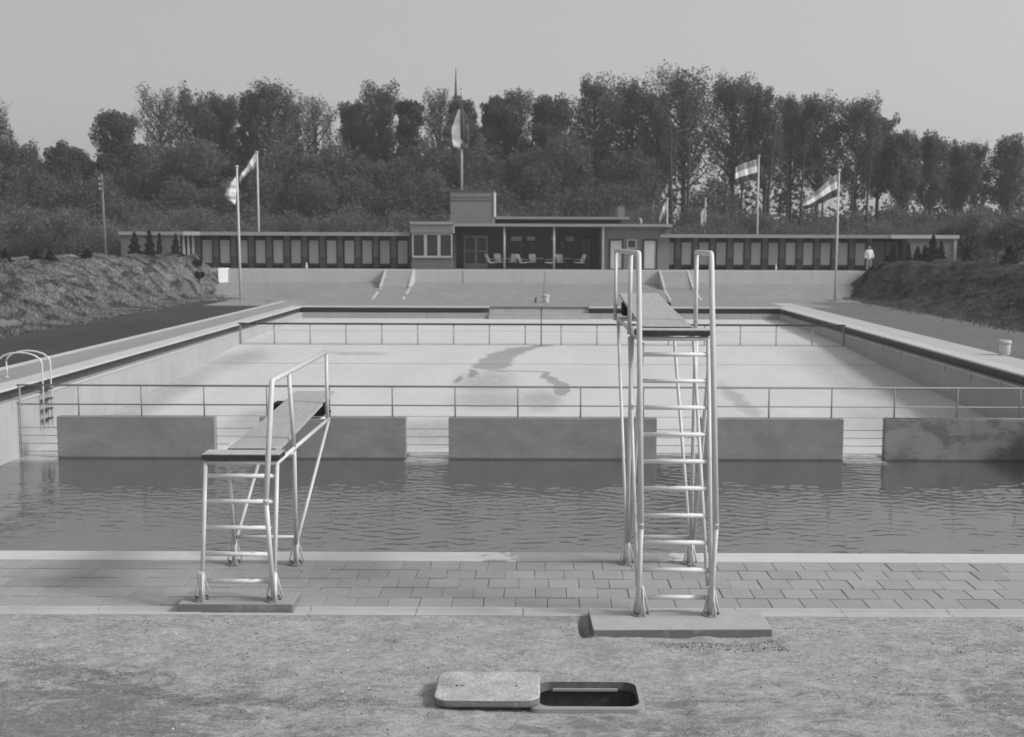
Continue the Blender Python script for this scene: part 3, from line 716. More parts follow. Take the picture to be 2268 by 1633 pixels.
# ------------------------------------------------------------------ retaining wall and stairs
rw = MB().box(-22.3, 22.3, WALLY, WALLY+.25, -.2, 1.585).build('retaining_wall', 'retaining', bevel=.02)
tag(rw, 'long pale rendered retaining wall below the changing cabins', 'retaining wall')
for x in (-4.6,): MB().box(x-.05, x+.05, WALLY-.03, WALLY, .72, 1.575).build('joint_strip', 'coping_far', rw)
pier = MB().add([(-20.52,77.75,.3),(-19.97,77.95,.3),(-19.97,78.3,.3),(-20.52,78.3,.3),(-20.52,77.75,1.66),(-19.97,77.95,1.66),(-19.97,78.3,1.66),(-20.52,78.3,1.66)],[(0,3,2,1),(4,5,6,7),(0,1,5,4),(1,2,6,5),(2,3,7,6),(3,0,4,7)]).build('end_pier', 'whitewall')
tag(pier, 'bright whitewashed pier at the left end of the retaining wall', 'pier')
def stairs(x0, x1, label):
    t = empty('stairs', ((x0+x1)/2, 76.7, .5), label, 'stairs', 'stairs up to the terrace')
    n = 7; y0, y1 = 75.2, 78.0; z0, z1 = .46, 1.56
    for i in range(n):
        MB().box(x0+.13, x1-.13, y0+(y1-y0)*i/n, y1, z0-.4, z0+(z1-z0)*(i+1)/n-.003*i).build('step', 'concrete', t)
    for xa, xb in ((x0, x0+.128), (x1-.128, x1)):
        m = MB(); v = [(y0-.1, z0-.3), (y1-.01, z0-.3), (y1-.01, z1+.06), (y0-.1, z0+.16)]
        m.add([(xa, y, z) for y, z in v]+[(xb, y, z) for y, z in v], [(3,2,1,0),(4,5,6,7),(0,1,5,4),(1,2,6,5),(2,3,7,6),(3,0,4,7)]).build('cheek_wall', 'coping_far', t)
        m = MB(); xm = (xa+xb)/2; k_ = .25 if x0 < 0 else -.25
        m.add([(xm-.07, y0-.12, .50), (xm+.07, y0-.12, .50), (xm+.07+k_*.6, 70.2, .045), (xm-.07+k_*.6, 70.2, .045), (xm-.07, y0-.12, .3), (xm+.07, y0-.12, .3), (xm+.07+k_*.6, 70.2, -.1), (xm-.07+k_*.6, 70.2, -.1)],
              [(0,1,2,3),(7,6,5,4),(0,4,5,1),(1,5,6,2),(2,6,7,3),(3,7,4,0)]).build('path_edging', 'coping_far', t)
stairs(-9.75, -7.80, 'left flight of pale concrete stairs up to the terrace')
stairs(8.05, 10.0, 'right flight of concrete stairs, seen behind the tall springboard')

# ------------------------------------------------------------------ buildings
TZ = 1.56
def cabins(root, x_first, pitch, n, xa, xb, zf0, zf1, dark=()):
    yb = 82.35
    MB().box(xa, xb, 81.3, 86.2, zf0+.03, zf1-.05).build('roof', 'roof', root)
    MB().box(xa-.03, xb+.03, 81.22, 81.30, zf0, zf1).build('fascia', 'fascia', root)
    lo = min(x_first, x_first+pitch*(n-1))-.62; hi = max(x_first, x_first+pitch*(n-1))+.62
    lo = min([lo]+[d-.55 for d in dark]); hi = max([hi]+[d+.55 for d in dark])
    MB().box(lo, hi, yb+.9, yb+1.05, TZ, zf0).build('back_wall', 'interior', root)
    for i in range(n+1):
        x = x_first+pitch*(i-.5)
        p = MB().box(x-.175, x+.175, yb-.12, yb+.9, TZ+.78, zf0+.03).build('pillar', 'brick', root)
        MB().box(x-.19, x+.19, yb-.135, yb+.9, TZ-.01, TZ+.778).build('plinth', 'plinth', p)
    for i in range(n):
        x = x_first+pitch*i
        f = MB(); w2 = .40
        f.box(x-w2, x-w2+.075, yb-.02, yb+.06, TZ+.12, zf0-.02); f.box(x+w2-.075, x+w2, yb-.02, yb+.06, TZ+.12, zf0-.02)
        f.box(x-w2+.075, x+w2-.075, yb-.02, yb+.06, TZ+.16, TZ+.34); f.box(x-w2+.075, x+w2-.075, yb-.02, yb+.06, zf0-.32, zf0-.14)
        d = f.build('door', 'frame_dark', root)
        MB().box(x-w2+.078, x+w2-.078, yb+.0, yb+.045, TZ+.342, zf0-.322).build('door_panel', 'door', d)
    for x in dark:
        d = MB().box(x-.46, x+.46, yb-.02, yb+.06, TZ+.1, zf0-.25).build('door', 'door_dark', root, )
        d['label'] = 'wide dark door in the shade at the cabin row end'
cl = empty('changing_cabins', (-18, 83, TZ), 'left wing of the changing cabins, twelve grey doors between brick pillars', 'building', 'wings of changing cabins')
cabins(cl, -22.45, 1.217, 12, -28.1, -8.42, 3.78, 4.02)
MB().box(-28.0, -24.25, 81.33, 85.8, TZ-.1, 3.78).build('end_wall', 'brick', cl)
MB().box(-23.75, -22.6, 81.18, 81.215, 3.775, 4.03).build('pale_fascia_board', 'fascia_pale', cl)
for x, y in ((-24.12, 81.4), (-23.80, 81.45), (-23.50, 81.5), (-23.20, 81.55)): MB().box(x-.07, x+.07, y, y+.14, TZ-.1, 3.78).build('end_post', 'post', cl)
cr = empty('changing_cabins', (18, 83, TZ), 'right wing of the changing cabins, ending near the man in white', 'building', 'wings of changing cabins')
cabins(cr, 9.18, 1.19, 12, 8.5, 28.6, 3.73, 3.96, dark=(23.45, 24.45))
MB().box(25.2, 28.5, 81.33, 85.8, TZ-.1, 3.73).build('end_wall', 'brick_light', cr)
MB().box(28.3, 28.5, 81.25, 81.328, TZ-.1, 3.73).build('end_post', 'post', cr)
MB().box(24.0, 28.63, 81.17, 81.218, 3.725, 3.965).build('pale_fascia_board', 'fascia_pale', cr)

cv = empty('cafe_pavilion', (0, 83, TZ), 'central pavilion with open veranda, square brick tower and flat roofs', 'building')
MB().box(-8.35, 9.2, 80.95, 87, 4.50, 4.60).build('roof', 'roof', cv)
MB().box(-5.46, 9.22, 80.85, 80.95, 4.44, 4.63).build('fascia', 'fascia', cv)
MB().box(-8.38, -5.46, 80.55, 80.63, 4.56, 4.74).build('fascia', 'fascia', cv)
MB().box(-8.35, -5.48, 80.635, 81.5, 3.98, 4.558).build('parapet_wall', 'brick_light', cv)
MB().box(-8.30, -5.52, 80.80, 81.5, TZ-.02, 2.33).build('lower_wall', 'brick', cv)
MB().box(-5.52, -5.42, 80.66, 84.4, 3.98, 4.44).build('side_panel', 'post', cv)
MB().box(-8.30, -5.60, 81.3, 84.8, 2.33, 3.98).build('room_interior', 'interior', cv)
for i in range(3):
    x0 = -8.25+i*.905
    f = MB(); f.box(x0, x0+.09, 80.72, 80.82, 2.33, 3.95); f.box(x0+.80, x0+.89, 80.72, 80.82, 2.33, 3.95); f.box(x0+.09, x0+.80, 80.72, 80.82, 2.33, 2.46); f.box(x0+.09, x0+.80, 80.72, 80.82, 3.86, 3.95)
    wn = f.build('window', 'window_frame', cv)
    MB().box(x0+.09, x0+.80, 80.76, 80.775, 2.46, 3.86).build('pane', 'glass', wn)
# veranda
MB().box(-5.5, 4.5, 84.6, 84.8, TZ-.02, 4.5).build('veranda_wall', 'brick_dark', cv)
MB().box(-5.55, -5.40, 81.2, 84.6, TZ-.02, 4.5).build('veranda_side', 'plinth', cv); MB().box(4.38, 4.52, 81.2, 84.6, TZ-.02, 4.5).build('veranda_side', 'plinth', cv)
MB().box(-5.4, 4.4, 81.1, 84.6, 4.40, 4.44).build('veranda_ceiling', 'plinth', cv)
for x in (-2.07, 1.28): MB().tube([(x, 81.1, TZ), (x, 81.1, 4.44)], .075, 12).build('veranda_post', 'post', cv, True)
gd = MB(); gx0, gx1 = -5.0, -3.33
for a, b_ in ((gx0, gx0+.1), (-4.22, -4.06), (gx1-.1, gx1)): gd.box(a, b_, 84.50, 84.6, TZ, 3.82)
gd.box(gx0+.1, -4.22, 84.5, 84.6, TZ, 1.9); gd.box(-4.06, gx1-.1, 84.5, 84.6, TZ, 1.9); gd.box(gx0+.1, -4.22, 84.5, 84.6, 3.7, 3.82); gd.box(-4.06, gx1-.1, 84.5, 84.6, 3.7, 3.82); gd.box(gx0+.1, -4.22, 84.5, 84.6, 2.7, 2.78); gd.box(-4.06, gx1-.1, 84.5, 84.6, 2.7, 2.78)
g = gd.build('double_door', 'window_frame', cv)
for a, b_ in ((gx0+.1, -4.22), (-4.06, gx1-.1)): MB().box(a, b_, 84.53, 84.55, 1.9, 3.7).build('pane', 'door_dark', g)
for x0, x1, z0, z1 in ((-1.75, -.85, 3.42, 3.84), (-.62, .05, 3.45, 3.84), (1.10, 1.50, 3.42, 3.84), (2.10, 2.78, 3.42, 3.84)):
    wn = MB().box(x0, x1, 84.54, 84.6, z0, z1).build('high_window', 'frame_dark', cv); MB().box(x0+.05, x1-.05, 84.52, 84.538, z0+.05, z1-.05).build('pane', 'door', wn)
for x0, z0 in ((-1.1, 3.0), (-.35, 2.9), (1.75, 3.0)): MB().box(x0, x0+.3, 84.54, 84.6, z0, z0+.42).build('wall_notice', 'door_dark', cv)
d = MB().box(3.15, 3.98, 84.5, 84.6, TZ, 3.78).build('door', 'frame_dark', cv); MB().box(3.24, 3.9, 84.47, 84.498, TZ+.15, 3.66).build('door_panel', 'door_dark', d)
# right brick wing
MB().box(4.52, 9.1, 81.5, 84.8, TZ-.02, 4.44).build('wing_wall', 'brick_light', cv)
MB().box(4.52, 4.66, 81.0, 81.5, TZ-.02, 4.44).build('end_panel', 'post', cv)
for x in (5.50, 7.78):
    f = MB(); f.box(x-.50, x-.38, 81.38, 81.5, TZ, 3.62); f.box(x+.38, x+.50, 81.38, 81.5, TZ, 3.62); f.box(x-.38, x+.38, 81.38, 81.5, 3.52, 3.62)
    d = f.build('door', 'frame_dark', cv); MB().box(x-.378, x+.378, 81.41, 81.5, TZ+.08, 3.52).build('door_panel', 'door_pale', d)
f = MB(); x = 6.55
f.box(x-.34, x+.34, 81.38, 81.48, 2.98, 3.06); f.box(x-.34, x+.34, 81.38, 81.48, 3.52, 3.60); f.box(x-.34, x-.25, 81.38, 81.48, 3.06, 3.52); f.box(x+.25, x+.34, 81.38, 81.48, 3.06, 3.52)
wn = f.build('window', 'window_frame', cv); MB().box(x-.25, x+.25, 81.43, 81.45, 3.06, 3.52).build('pane', 'glass', wn)
MB().box(8.72, 9.16, 81.30, 81.5, 3.98, 4.44).build('end_panel', 'brick', cv)
# tower and upper roof
tw = MB().box(-5.78, -2.83, 82.3, 84.9, 4.60, 6.86).build('tower', 'brick_light', cv)
MB().box(-2.828, -2.76, 82.25, 84.9, 5.1, 6.78).build('tower_lit_side', 'fascia_pale', tw)  # sunlit right face of the tower put in as a paler slab
for z in (6.80, 6.42, 6.20): MB().box(-5.80, -2.828, 82.26, 82.298, z, z+.05).build('course_band', 'brick', tw)
MB().box(-5.82, -2.80, 82.22, 84.95, 6.862, 6.91).build('coping', 'brick', tw)
MB().box(-2.75, 6.0, 84.6, 88, 4.6, 4.98).build('clerestory', 'plinth', cv); MB().box(-2.80, 6.60, 83.9, 88, 4.98, 5.16).build('upper_roof', 'fascia', cv)
ch = MB().box(5.88, 6.34, 85.5, 86, 5.16, 6.0).build('chimney', 'brick_light', cv); MB().box(5.84, 6.38, 85.46, 86.04, 6.0, 6.07).build('cap', 'plinth', ch); MB().tube([(6.1, 85.75, 6.07), (6.1, 85.75, 6.22)], .09, 8).build('pot', 'plinth', ch)
MB().tube([(7.25, 82.6, 4.6), (7.25, 82.6, 4.95)], .08, 8).tube([(7.25, 82.6, 4.93), (7.12, 82.6, 5.0)], .09, 8).build('vent', 'door', cv, True)

# veranda furniture
def chair(x, y, rz, label):
    t = empty('garden_chair', (x, y, TZ), label, 'chair', 'chairs on the veranda')
    c, s_ = math.cos(rz), math.sin(rz)
    L = lambda a, b, z: (x+a*c-b*s_, y+a*s_+b*c, TZ+z)
    def pad(n, pts, mt):
        m = MB(); v = [L(*p) for p in pts]; m.add(v+[(p[0], p[1], p[2]+.05) for p in v], [(3,2,1,0),(4,5,6,7),(0,1,5,4),(1,2,6,5),(2,3,7,6),(3,0,4,7)]); return m.build(n, mt, t)
    pad('seat', [(-.26,-.26,.44),(.26,-.26,.44),(.26,.24,.40),(-.26,.24,.40)], 'white')
    m = MB(); f_ = [L(-.25,.22,.48), L(.25,.22,.48), L(.23,.44,1.02), L(-.23,.44,1.02)]; bk = [L(-.25,.27,.47), L(.25,.27,.47), L(.23,.49,1.0), L(-.23,.49,1.0)]
    m.add(f_+bk, [(0,1,2,3),(7,6,5,4),(0,4,5,1),(1,5,6,2),(2,6,7,3),(3,7,4,0)]).build('backrest', 'white', t)
    for a in (-.24, .24):
        MB().tube([L(a, -.24, 0), L(a, .28, .66)], .018, 6).build('leg', 'rail_dark', t); MB().tube([L(a, .34, 0), L(a, -.2, .62)], .018, 6).build('leg', 'rail_dark', t)
        MB().tube([L(a, -.24, .64), L(a, .32, .68)], .02, 6).build('armrest', 'post', t)
def table(x, y, label):
    t = empty('garden_table', (x, y, TZ), label, 'table', 'tables on the veranda')
    MB().lathe([(.46, TZ+.70), (.48, TZ+.715), (.48, TZ+.73), (.46, TZ+.74)], x, y, 20).build('table_top', 'post', t)
    MB().tube([(x, y, TZ+.02), (x, y, TZ+.70)], .035, 8).build('stem', 'rail_dark', t)
    for a in range(3): MB().tube([(x, y, TZ+.12), (x+.34*math.cos(a*2.09+.3), y+.34*math.sin(a*2.09+.3), TZ+.02)], .02, 6).build('leg', 'rail_dark', t)
for x, y, a, lb in ((-2.95, 82.4, 2.0, 'white veranda chair nearest the glazed double door'), (-2.45, 83.0, .4, 'white chair just left of the first veranda post'), (-1.55, 83.2, -.3, 'white chair just right of the first veranda post'),
                    (-.72, 82.1, 1.3, 'reclined white chair left of the middle veranda table'), (-.15, 83.2, .1, 'white chair behind the middle veranda table'), (.95, 82.2, -1.5, 'white chair just left of the second veranda post'),
                    (1.75, 83.2, .2, 'white chair just right of the second veranda post'), (3.0, 82.3, -1.1, 'large white chair nearest the dark right veranda door')):
    chair(x, y, a, lb)
for x, y, lb in ((-1.95, 82.3, 'round table behind the first veranda post'), (.1, 82.3, 'round table midway between the veranda posts'), (2.15, 82.5, 'round table right of the second veranda post')): table(x, y, lb)
for x, lb in ((-15.45, 'small white jug on the terrace before the left cabins'), (16.3, 'small white jug on the terrace before the right cabins')):
    o = MB().lathe([(.07, TZ), (.08, TZ+.14), (.05, TZ+.24), (.035, TZ+.36), (.045, TZ+.40)], x, 81.2, 12).build('jug', 'lamp', None, True); tag(o, lb, 'jug', 'white jugs on the terrace')

# ------------------------------------------------------------------ flagpoles and flags
def pole(x, y, z0, z1, r, label, lean=(0, 0)):
    t = empty('flagpole', (x, y, z0), label, 'flagpole', 'flagpoles round the pool')
    MB().tube([(x, y, z0-.1), (x+lean[0]*.5, y, (z0+z1)/2), (x+lean[0], y, z1)], [r, r*.85, r*.6], 10).build('shaft', 'flagpole', t, True)
    MB().lathe([(r*.5, z1), (r*1.25, z1+.03), (r*1.3, z1+.09), (r*.5, z1+.13)], x+lean[0], y, 10).build('finial', 'flagpole', t, True)
def flag(pts, heights, label, stripes=('flag_red', 'white', 'flag_blue'), seed=0, amp=.10, dirs=None):
    """pts: centre line from hoist to fly; heights: cloth width at each point; dirs: direction across the stripes"""
    k = len(pts); nu, nv = 28, 12; r_ = random.Random(seed)
    P = np.array(pts, float); H = np.array(heights, float); D = np.array(dirs if dirs is not None else [(0, 0, 1)]*k, float)
    tt = np.linspace(0, k-1, nu+1); it = lambda A: np.array([np.interp(tt, np.arange(k), A[:, c]) for c in range(3)]).T
    Pc = it(P); Dc = it(D); Hc = np.interp(tt, np.arange(k), H); ph = r_.random()*6
    m = MB(); vs = []
    for i in range(nu+1):
        for j in range(nv+1):
            s_ = .5-j/nv; q = Pc[i]+Dc[i]*Hc[i]*s_
            q = q+np.array([0, amp*min(1, i/5)*math.sin(i*.55+ph+j*.12)+amp*.5*math.sin(i*1.1+j*.35), amp*.25*math.sin(i*.8+ph)*i/nu]); vs.append(q)
    fs = []; mi = []
    for i in range(nu):
        for j in range(nv):
            a = i*(nv+1)+j; fs.append((a, a+1, a+nv+2, a+nv+1)); mi.append(min(2, j*3//nv))
    m.v = [tuple(v) for v in vs]; m.f = fs; m.mi = mi
    o = m.build('flag', list(stripes), None, True)
    so = o.modifiers.new('cloth', 'SOLIDIFY'); so.thickness = .01
    tag(o, label, 'flag', 'flags flying in the wind')
pole(-17.05, 69.4, 0, 7.60, .075, 'tall white flagpole standing on the left lawn', (-.05, 0))
flag([(-17.17, 69.4, 7.1), (-17.33, 69.35, 6.75), (-17.43, 69.3, 6.4), (-17.47, 69.25, 6.1), (-17.38, 69.2, 5.8), (-17.2, 69.15, 5.5)], [.08, .40, .58, .66, .45, .06], 'white drooping flag on the left lawn flagpole', ('white', 'white', 'flag_red'), 1, .03, [(1, 0, .25)]*6)
pole(-20.65, 90, 1.5, 9.9, .085, 'flagpole behind the roof of the left cabins', (0, 0))
flag([(-20.70, 90, 9.5), (-21.05, 90, 9.1), (-21.45, 90, 8.6), (-21.85, 90, 8.15), (-22.0, 90, 7.9)], [1.15, .85, .55, .5, .4], 'pale flag streaming from the pole behind the left cabins', ('white', 'white', 'flag_red'), 2, .03)
pole(-5.08, 83.6, 6.9, 13.8, .085, 'flagpole rising from the square brick tower')
flag([(-5.22, 83.6, 12.45), (-5.33, 83.55, 11.8), (-5.45, 83.5, 11.2), (-5.45, 83.5, 10.5), (-5.40, 83.5, 9.85)], [.45, 1.3, 1.75, 1.85, 1.4], 'white striped flag hanging limp from the tower flagpole', ('flag_blue', 'white', 'flag_blue'), 3, .06, [(1, 0, .25), (1, 0, .2), (1, 0, .1), (1, 0, -.15), (1, 0, -.2)])
o = MB().tube([(-5.08, 83.5, 13.6), (-5.06, 83.45, 12.6), (-5.0, 83.4, 11.6), (-4.96, 83.4, 10.2)], [.02, .07, .16, .05], 8).build('pennant', 'flag_blue', None, True); tag(o, 'long dark pennant hanging at the top of the tower flagpole', 'pennant')
pole(16.6, 90, 1.5, 9.75, .085, 'flagpole behind the roof of the right cabins')
flag([(16.52, 90, 8.85), (16.1, 90, 8.75), (15.6, 90, 8.6), (15.15, 90, 8.45), (14.85, 90, 8.3)], [1.45, 1.45, 1.4, 1.35, 1.3], 'striped flag flying from the pole behind the right cabins', seed=4, amp=.035)
pole(18.03, 71.9, 0, 7.62, .075, 'tall white flagpole standing on the right lawn', (.02, 0))
flag([(17.97, 71.9, 6.85), (17.5, 71.9, 6.62), (16.95, 71.9, 6.22), (16.4, 71.9, 5.86), (15.98, 71.9, 5.68)], [1.35, 1.25, .95, .75, .55], 'striped flag streaming from the right lawn flagpole', seed=5, amp=.04)
pole(10.4, 95, 1.5, 6.75, .08, 'short flagpole just behind the right end of the pavilion')
flag([(10.32, 95, 6.2), (10.15, 95, 5.95), (9.95, 95, 5.55), (9.85, 95, 5.2), (9.8, 95, 4.95)], [1.0, .9, .7, .55, .4], 'small white flag just behind the right end of the pavilion', ('white', 'white', 'flag_red'), 6, .08)
pole(13.83, 98, 1.5, 6.85, .08, 'short flagpole between the pavilion and the tall right poles')
flag([(13.74, 98, 6.2), (13.66, 97.9, 5.85), (13.60, 97.8, 5.4), (13.62, 97.8, 4.9), (13.7, 97.8, 4.6)], [.9, .7, .55, .45, .3], 'narrow white flag hanging over the right cabin roof', ('flag_red', 'white', 'white'), 7, .06, [(.6, 0, .8)]*5)
# telegraph pole
t = empty('telegraph_pole', (-32.2, 90, 1.5), 'weathered telegraph pole with insulators left of the cabins', 'pole')
MB().tube([(-32.15, 90, 1.4), (-32.25, 90, 8.3)], [.10, .07], 10).build('shaft', 'oldwood', t, True)
for z in (7.9, 7.5, 7.15): MB().tube([(-32.45, 89.9, z), (-31.95, 89.9, z)], .03, 6).build('crossarm', 'oldwood', t); MB().lathe([(.05, z), (.07, z+.05), (.03, z+.16)], -32.4, 89.9, 8).build('insulator', 'post', t)
mast = MB().tube([(-7.95, 120, 1.5), (-7.9, 120, 12), (-7.85, 120, 17.5), (-7.85, 120, 20.3)], [.28, .22, .13, .03], 8).build('radio_mast', 'bark', None, True)
tag(mast, 'thin dark mast rising above the trees left of the tower flagpole', 'mast')

# ------------------------------------------------------------------ person in white by the right cabins
def skin_obj(name, verts, edges, radii, mat, parent, root=0, sub=1):
    me = bpy.data.meshes.new(name); me.from_pydata(verts, edges, []); me.materials.append(M[mat]); me.update()
    o = bpy.data.objects.new(name, me); COL.objects.link(o)
    if parent is not None: o.parent = parent; o.matrix_parent_inverse = parent.matrix_basis.inverted()
    me.skin_vertices.new() if hasattr(me.skin_vertices, 'new') and not me.skin_vertices else None
    sk = o.modifiers.new('skin', 'SKIN'); sk.use_smooth_shade = True
    lay = me.skin_vertices[0].data if me.skin_vertices else None
    if lay is None: raise RuntimeError('no skin layer')
    for i, r_ in enumerate(radii):
        lay[i].radius = r_ if isinstance(r_, tuple) else (r_, r_); lay[i].use_root = (i == root)
    s_ = o.modifiers.new('sub', 'SUBSURF'); s_.levels = sub; s_.render_levels = sub
    return o
px_, py_, pz_ = 22.35, 80.4, 1.53
Q = lambda x, y, z: (px_+x, py_+y, pz_+z*.97)
per = empty('person', (px_, py_, pz_), 'man in white jacket and light trousers standing before the right cabins', 'person')
bv = [Q(0,0,.95), Q(0,0,1.15), Q(0,0,1.38), Q(0,-.01,1.52), Q(0,-.02,1.63), Q(0,-.02,1.74),
      Q(-.17,0,1.42), Q(-.24,0,1.15), Q(-.25,-.06,.90), Q(-.25,-.08,.82), Q(.17,0,1.42), Q(.24,0,1.15), Q(.26,-.06,.90), Q(.26,-.08,.82),
      Q(-.09,0,.88), Q(-.10,-.01,.48), Q(-.11,.01,.09), Q(-.12,-.13,.04), Q(.09,0,.88), Q(.11,-.01,.48), Q(.12,.01,.09), Q(.13,-.13,.04)]
be = [(0,1),(1,2),(2,3),(3,4),(4,5),(2,6),(6,7),(7,8),(8,9),(2,10),(10,11),(11,12),(12,13),(0,14),(14,15),(15,16),(16,17),(0,18),(18,19),(19,20),(20,21)]
br = [(.14,.10),(.13,.10),(.14,.10),.055,(.085,.10),(.07,.08),.05,.042,.032,(.03,.02),.05,.042,.032,(.03,.02),.085,.058,.042,(.045,.03),.085,.058,.042,(.045,.03)]
body = skin_obj('body', bv, be, br, 'skin', per, 0, 2)
jv = [Q(0,0,.80), Q(0,0,1.0), Q(0,0,1.2), Q(0,0,1.38), Q(0,-.005,1.46), Q(-.17,0,1.43), Q(-.245,0,1.15), Q(-.255,-.06,.90), Q(.17,0,1.43), Q(.245,0,1.15), Q(.265,-.06,.90)]
skin_obj('jacket', jv, [(0,1),(1,2),(2,3),(3,4),(3,5),(5,6),(6,7),(3,8),(8,9),(9,10)], [(.185,.135),(.175,.13),(.17,.13),(.17,.13),(.08,.07),.072,.062,.055,.072,.062,.055], 'white', per, 0, 2)
tv = [Q(0,0,.92), Q(-.09,0,.86), Q(-.105,-.01,.48), Q(-.115,.005,.1), Q(.09,0,.86), Q(.115,-.01,.48), Q(.125,.005,.1)]
skin_obj('trousers', tv, [(0,1),(1,2),(2,3),(0,4),(4,5),(5,6)], [(.15,.115),.105,.08,.07,.105,.08,.07], 'trouser', per, 0, 2)
hv = [Q(0,.015,1.70), Q(0,0,1.78)]
skin_obj('hair', hv, [(0,1)], [(.088,.098),(.06,.07)], 'hair', per, 0, 2)
MB().tube([Q(0,-.10,1.67), Q(0,-.145,1.64)], [.012, .02], 6).build('nose', 'skin', body, True)

# ------------------------------------------------------------------ vegetation
def leaves(C, size, rngl, flat=.0):
    """random triangles round centres C"""
    n = len(C); u = rngl.normal(size=(n, 3)); u /= np.linalg.norm(u, axis=1)[:, None]
    v = rngl.normal(size=(n, 3)); v -= (v*u).sum(1)[:, None]*u; v /= np.linalg.norm(v, axis=1)[:, None]
    s_ = size*rngl.uniform(.55, 1.35, (n, 1))
    return np.stack([C+u*s_*.6, C-u*s_*.3+v*s_*.5, C-u*s_*.3-v*s_*.5], 1).reshape(-1, 3)
def tree(label, x, y, ztop, w, kind, seed, z0=1.5, group='trees of the wood behind the cabins', name=None):
    r_ = np.random.default_rng(seed); H = ztop-z0
    cfg = dict(dense=(44, .20, 30000, .23, 'leaf_dark', .20), poplar=(42, .40, 15500, .18, 'leaf', .18), airy=(34, .28, 6000, .15, 'leaf_pale', .17))[kind]
    nl, low, nleaf, csz, mt, lsz = cfg; w *= 1.13
    t = empty(name or {'dense': 'broadleaf_tree', 'poplar': 'poplar_tree', 'airy': 'young_poplar_tree'}[kind], (x, y, z0), label, 'tree', group)
    tm = MB(); tr_r = .018*H+.04; lean = r_.normal(0, .02, 2)*H
    ax = lambda f: np.array([x+lean[0]*f*f, y+lean[1]*f*f, z0+H*f])
    tm.tube([ax(f) for f in (-.02, .2, .45, .7, .93)], [tr_r, tr_r*.8, tr_r*.55, tr_r*.3, tr_r*.08], 7)
    cl = []; wt = []
    for i in range(nl):
        f0 = low+(.92-low)*(i+.5)/nl+r_.uniform(-.03, .03); az = i*2.4+r_.uniform(-.5, .5)
        rise = (.13 if kind == 'dense' else .20)*H*r_.uniform(.6, 1.15)*(1-.35*f0)
        # envelope: widest in the lower half of the crown, closing to the top
        q = (f0-low)/(1-low); env = (np.sin(np.pi*min(1, .24+.72*q))**.55 if kind != 'airy' else 1.-.35*q)
        ln = w*env*r_.uniform(.62, 1.12)
        a = ax(min(f0, .9)); b = a+np.array([math.cos(az)*ln*.55, math.sin(az)*ln*.55, rise*.45]); c = a+np.array([math.cos(az)*ln, math.sin(az)*ln, rise])
        if c[2] > ztop: c[2] = ztop-r_.uniform(0, .04)*H
        rb = tr_r*.32*(1-.6*q)+.015
        tm.tube([a, b, c], [rb, rb*.6, rb*.2], 5, cap=False)
        for s_, ww in ((.3, .5), (.5, .8), (.72, 1.), (.9, 1.), (1., .9), (1., .6)):
            p = a*(1-s_)**2+2*b*s_*(1-s_)+c*s_*s_+r_.normal(0, .13*w, 3)*np.array([1, 1, .8])
            cl.append(np.concatenate([p, [csz*w*r_.uniform(.6, 1.25)]])); wt.append(ww*r_.uniform(.5, 1.3))
    for i in range(12):                    # upright top shoots
        az = r_.uniform(0, 6.3); d = w*r_.uniform(0, .62); zt = ztop-(d/w)**2*.22*H-r_.uniform(0, .05)*H
        cl.append(np.array([x+lean[0]+d*math.cos(az), y+d*math.sin(az), zt-.03*H, csz*w*.75])); wt.append(.7)
        tm.tube([ax(.7), (x+lean[0]+d*math.cos(az), y+d*math.sin(az), zt)], [tr_r*.16, .015], 4, cap=False)
    cl = np.array(cl); wt = np.array(wt)*cl[:, 3]**1.3; wt /= wt.sum()
    idx = r_.choice(len(cl), nleaf, p=wt); g = r_.normal(size=(nleaf, 3))
    g /= np.maximum(1, np.linalg.norm(g, axis=1)/1.6)[:, None]
    stretch = np.array([.8, .8, 1.35 if kind != 'dense' else .8])
    Cn = cl[idx, :3]+g*cl[idx, 3:4]*stretch
    if kind == 'airy':                      # fine twigs showing among thin leaf
        for i in range(110):
            c = cl[r_.integers(len(cl)), :3]; d = r_.normal(0, .25, 2)
            tm.tube([c-np.array([d[0], d[1], 1.0]), c+np.array([d[0]*2, d[1]*2, r_.uniform(.5, 1.1)])], [.035, .014], 3, cap=False)
    tm.build('trunk', 'bark', t)
    npmesh('crown', leaves(Cn, lsz, r_), 3, mt, t)
    return t
K = .0453
